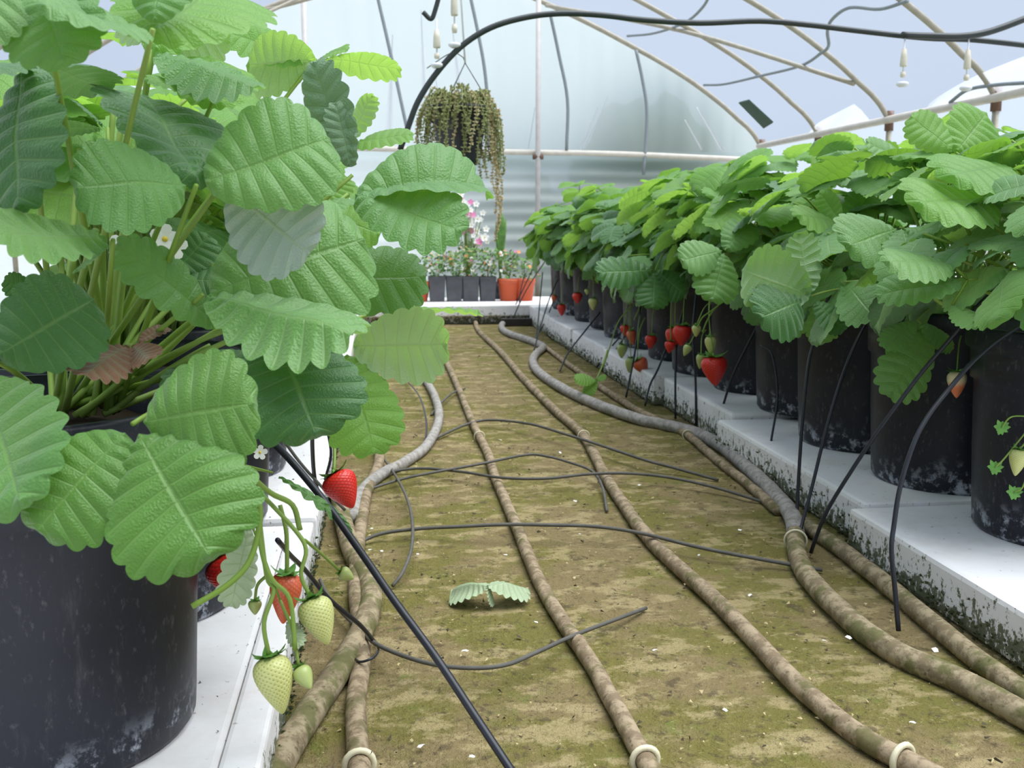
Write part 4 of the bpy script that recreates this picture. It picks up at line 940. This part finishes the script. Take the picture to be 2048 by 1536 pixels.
def trail(root, a_, L, seed, mats, r0=.10, ls=.010):
    rr = random.Random(seed); d = Vector((math.cos(a_), math.sin(a_), 0)); st = r0 * rr.uniform(.2, .85)
    pts = [d * st + Vector((0, 0, .19)), d * (r0 * .9) + Vector((0, 0, .215 + rr.uniform(0, .04))), d * (r0 * 1.15 + rr.uniform(0, .02)) + Vector((0, 0, .18))]
    p = pts[-1].copy(); n = max(2, int(L / .04))
    for i in range(n): p = p + Vector((rr.uniform(-.012, .012) + d.x * .004, rr.uniform(-.012, .012), -L / n)); pts.append(p.copy())
    P = smooth_pts(pts, 4); m = MB(); m.tube(P, .0014, 5)
    o = m.build('trailing_stem', M[mats[0]], root); lf = MB()
    for q in P:
        for _ in range(6):
            dd = Vector((rr.uniform(-1, 1), rr.uniform(-1, 1), rr.uniform(-.3, .8))).normalized(); s = ls * rr.uniform(.6, 1.3); w = dd.orthogonal().normalized() * s * .35
            b = dd.cross(w).normalized() * s * .2
            lf.add([q, q + dd * s * .5 - w, q + dd * s, q + dd * s * .5 + w, q + dd * s * .5 + b], [(0, 1, 4), (1, 2, 4), (2, 3, 4), (3, 0, 4)])
    x = lf.build('foliage', M[mats[1]], o, False); x['kind'] = 'stuff'
for i in range(64):
    a_ = i * 2.4; right = math.cos(a_) > .3
    trail(root, a_, rb.uniform(.05, .16) + (rb.uniform(0, .12) if right else 0), i, ('succ', 'succ' if i % 5 < 4 else 'succ2'))
for a_, L in [(.1, .40), (.5, .34), (-.3, .44), (-.5, .30)]: trail(root, a_, L, int(L * 100), ('succ2', 'succ2'))
for i in range(26):
    a_ = rb.uniform(0, 6.28); trail(root, a_, .03, 200 + i, ('succ', 'succ'), rb.uniform(.03, .09), .013)

# ------------------------------------------------------------------ small potted flowers along the end wall
def foliage(root, c, rad, hgt, n, seed, mat, ls=.02):
    rr = random.Random(seed); m = MB()
    for i in range(n):
        p = c + Vector((rr.gauss(0, rad * .5), rr.gauss(0, rad * .4), hgt * rr.random() ** .8)); d = Vector((rr.uniform(-1, 1), rr.uniform(-1, 1), rr.uniform(-.4, .9))).normalized(); s = ls * rr.uniform(.6, 1.4)
        w = d.orthogonal().normalized() * s * .3
        m.add([p, p + d * s * .5 - w, p + d * s, p + d * s * .5 + w], [(0, 1, 2, 3)])
    o = m.build('foliage', M[mat], root, False); o['kind'] = 'stuff'; return o
def stems(root, c, tops):
    for t in tops:
        m = MB(); m.tube(bez(c, c.lerp(t, .5) + Vector((0, 0, .02)), t, 5), .0016, 5); m.build('stem', M['stem'], root)
YQ = 4.72
def small_plant(px, w, y0, y1, kind, label, fl, hgt, seed, rad=.06, Y=YQ, fmat='small_green', nf=60, lean=0):
    b = at(px, y1, Y); b.z = .083; wd = w * Y / 2050; h_ = (y1 - y0) * Y / 2050
    root = empty('potted_flower', b); tag(root, label, 'potted plant', 'small pots along the end wall')
    m = MB()
    if kind == 'sq':
        s0, s1 = wd * .42, wd * .5
        for (za, zb, a_, b2) in [(0, h_ * .9, s0, s1 * .98), (h_ * .9, h_, s1, s1)]:
            m.add([(-a_, -a_, za), (a_, -a_, za), (a_, a_, za), (-a_, a_, za), (-b2, -b2, zb), (b2, -b2, zb), (b2, b2, zb), (-b2, b2, zb)], [(3,2,1,0),(0,1,5,4),(1,2,6,5),(2,3,7,6),(3,0,4,7)])
        m.add([(-s1*.9, -s1*.9, h_*.93), (s1*.9, -s1*.9, h_*.93), (s1*.9, s1*.9, h_*.93), (-s1*.9, s1*.9, h_*.93)], [(0, 1, 2, 3)])
        m.build('pot', M['pot_grey'], root, False)
    else:
        m.lathe([(.001, 0), (wd * .36, 0), (wd * .47, h_ * .8), (wd * .5, h_ * .8), (wd * .5, h_), (wd * .46, h_), (wd * .44, h_ * .88), (.001, h_ * .9)], 24)
        m.build('pot', M['terracotta'], root)
    top = Vector((0, 0, h_ * .95)); rr = random.Random(seed)
    foliage(root, top, rad, hgt * .8, nf * 2, seed, fmat); foliage(root, top, rad, hgt * .85, nf // 3, seed + 50, 'orange_fl', .011); foliage(root, top, rad, hgt * .8, nf // 2, seed + 90, 'succ', .016)
    tops = [top + Vector((rr.gauss(lean, rad * .6), rr.gauss(0, rad * .4), hgt * rr.uniform(.2, .85))) for _ in range(len(fl))]
    stems(root, top, tops)
    for t, fm in zip(tops, fl): flower(root, Matrix.Identity(4), t, rr.uniform(.007, .012), (rr.uniform(-.4, .4), -.8, .5), fm)
small_plant(874, 33, 540, 590, 'sq', 'grey square flower pot by the end wall, leftmost of four', ['orange_fl', 'pink', 'petal', 'orange_fl'], .13, 1, .06)
small_plant(908, 32, 540, 590, 'sq', 'grey square flower pot by the end wall, second of four', ['petal', 'orange_fl', 'orange_fl', 'petal', 'pink'], .14, 2, .06)
small_plant(941, 33, 540, 590, 'sq', 'grey square flower pot by the end wall, third of four, pink bloom', ['pink', 'petal', 'orange_fl', 'petal'], .17, 3, .06)
small_plant(975, 33, 541, 590, 'sq', 'grey square flower pot by the end wall, rightmost of four', ['petal', 'petal', 'orange_fl', 'pink', 'orange_fl', 'petal', 'petal'], .16, 4, .06)
small_plant(1017, 46, 546, 590, 'rd', 'orange-red round pot by the end wall beside the grey pots', ['petal', 'orange_fl', 'pink', 'petal'], .16, 5, .05)
small_plant(1049, 44, 546, 590, 'rd', 'orange-red round pot by the end wall, rightmost', ['orange_fl', 'petal'], .12, 6, .06, nf=45)
small_plant(836, 50, 550, 590, 'rd', 'orange-red round pot by the end wall, mostly behind leaves', ['pink', 'orange_fl'], .14, 7, .07)
small_plant(790, 44, 548, 590, 'rd', 'orange-red round pot hidden at the left of the end wall', ['pink'], .13, 8, .07)
# tall cluster of white and pink blooms behind the square pots
b = at(935, 585, 4.88); b.z = .083; root = empty('tall_flower', b); tag(root, 'tall plant with white and pale pink blooms below the hanging basket', 'flowering plant')
m = MB(); m.lathe([(.001, 0), (.04, 0), (.05, .10), (.045, .10), (.001, .09)], 18); m.build('pot', M['basket'], root)
rr = random.Random(31); tops = []
for i in range(60):
    t = rr.random(); p = at(915 + 50 * t + rr.gauss(0, 14), 395 + 95 * t + rr.gauss(0, 14), 4.86 + rr.uniform(-.05, .05)) - b
    tops.append(p)
stems(root, Vector((0, 0, .09)), tops[::2])
for i, p in enumerate(tops): flower(root, Matrix.Identity(4), p, rr.uniform(.012, .021), (rr.uniform(-.4, .4), -.9, .3), 'pink' if i % 5 == 0 else 'petal')
foliage(root, Vector((0, 0, .1)), .06, .25, 40, 9, 'small_green')
# slim conifer-like sprig in the right of the small pots
b = at(1000, 585, 4.85); b.z = .083; root = empty('potted_sprig', b); tag(root, 'slender green succulent sprig rising behind the orange-red pots', 'potted plant')
m = MB(); m.lathe([(.001, 0), (.035, 0), (.042, .08), (.001, .075)], 16); m.build('pot', M['basket'], root)
for i, (x, y) in enumerate([(998, 428), (1004, 424), (1008, 432), (992, 445), (1012, 440)]):
    t = at(x, y, 4.85) - b; m = MB(); m.tube(bez(Vector((0, 0, .08)), Vector((t.x * .3, 0, t.z * .6)), t, 6), [.004, .004, .005, .008, .009, .008, .003], 7); m.build('stem', M['small_green'], root)
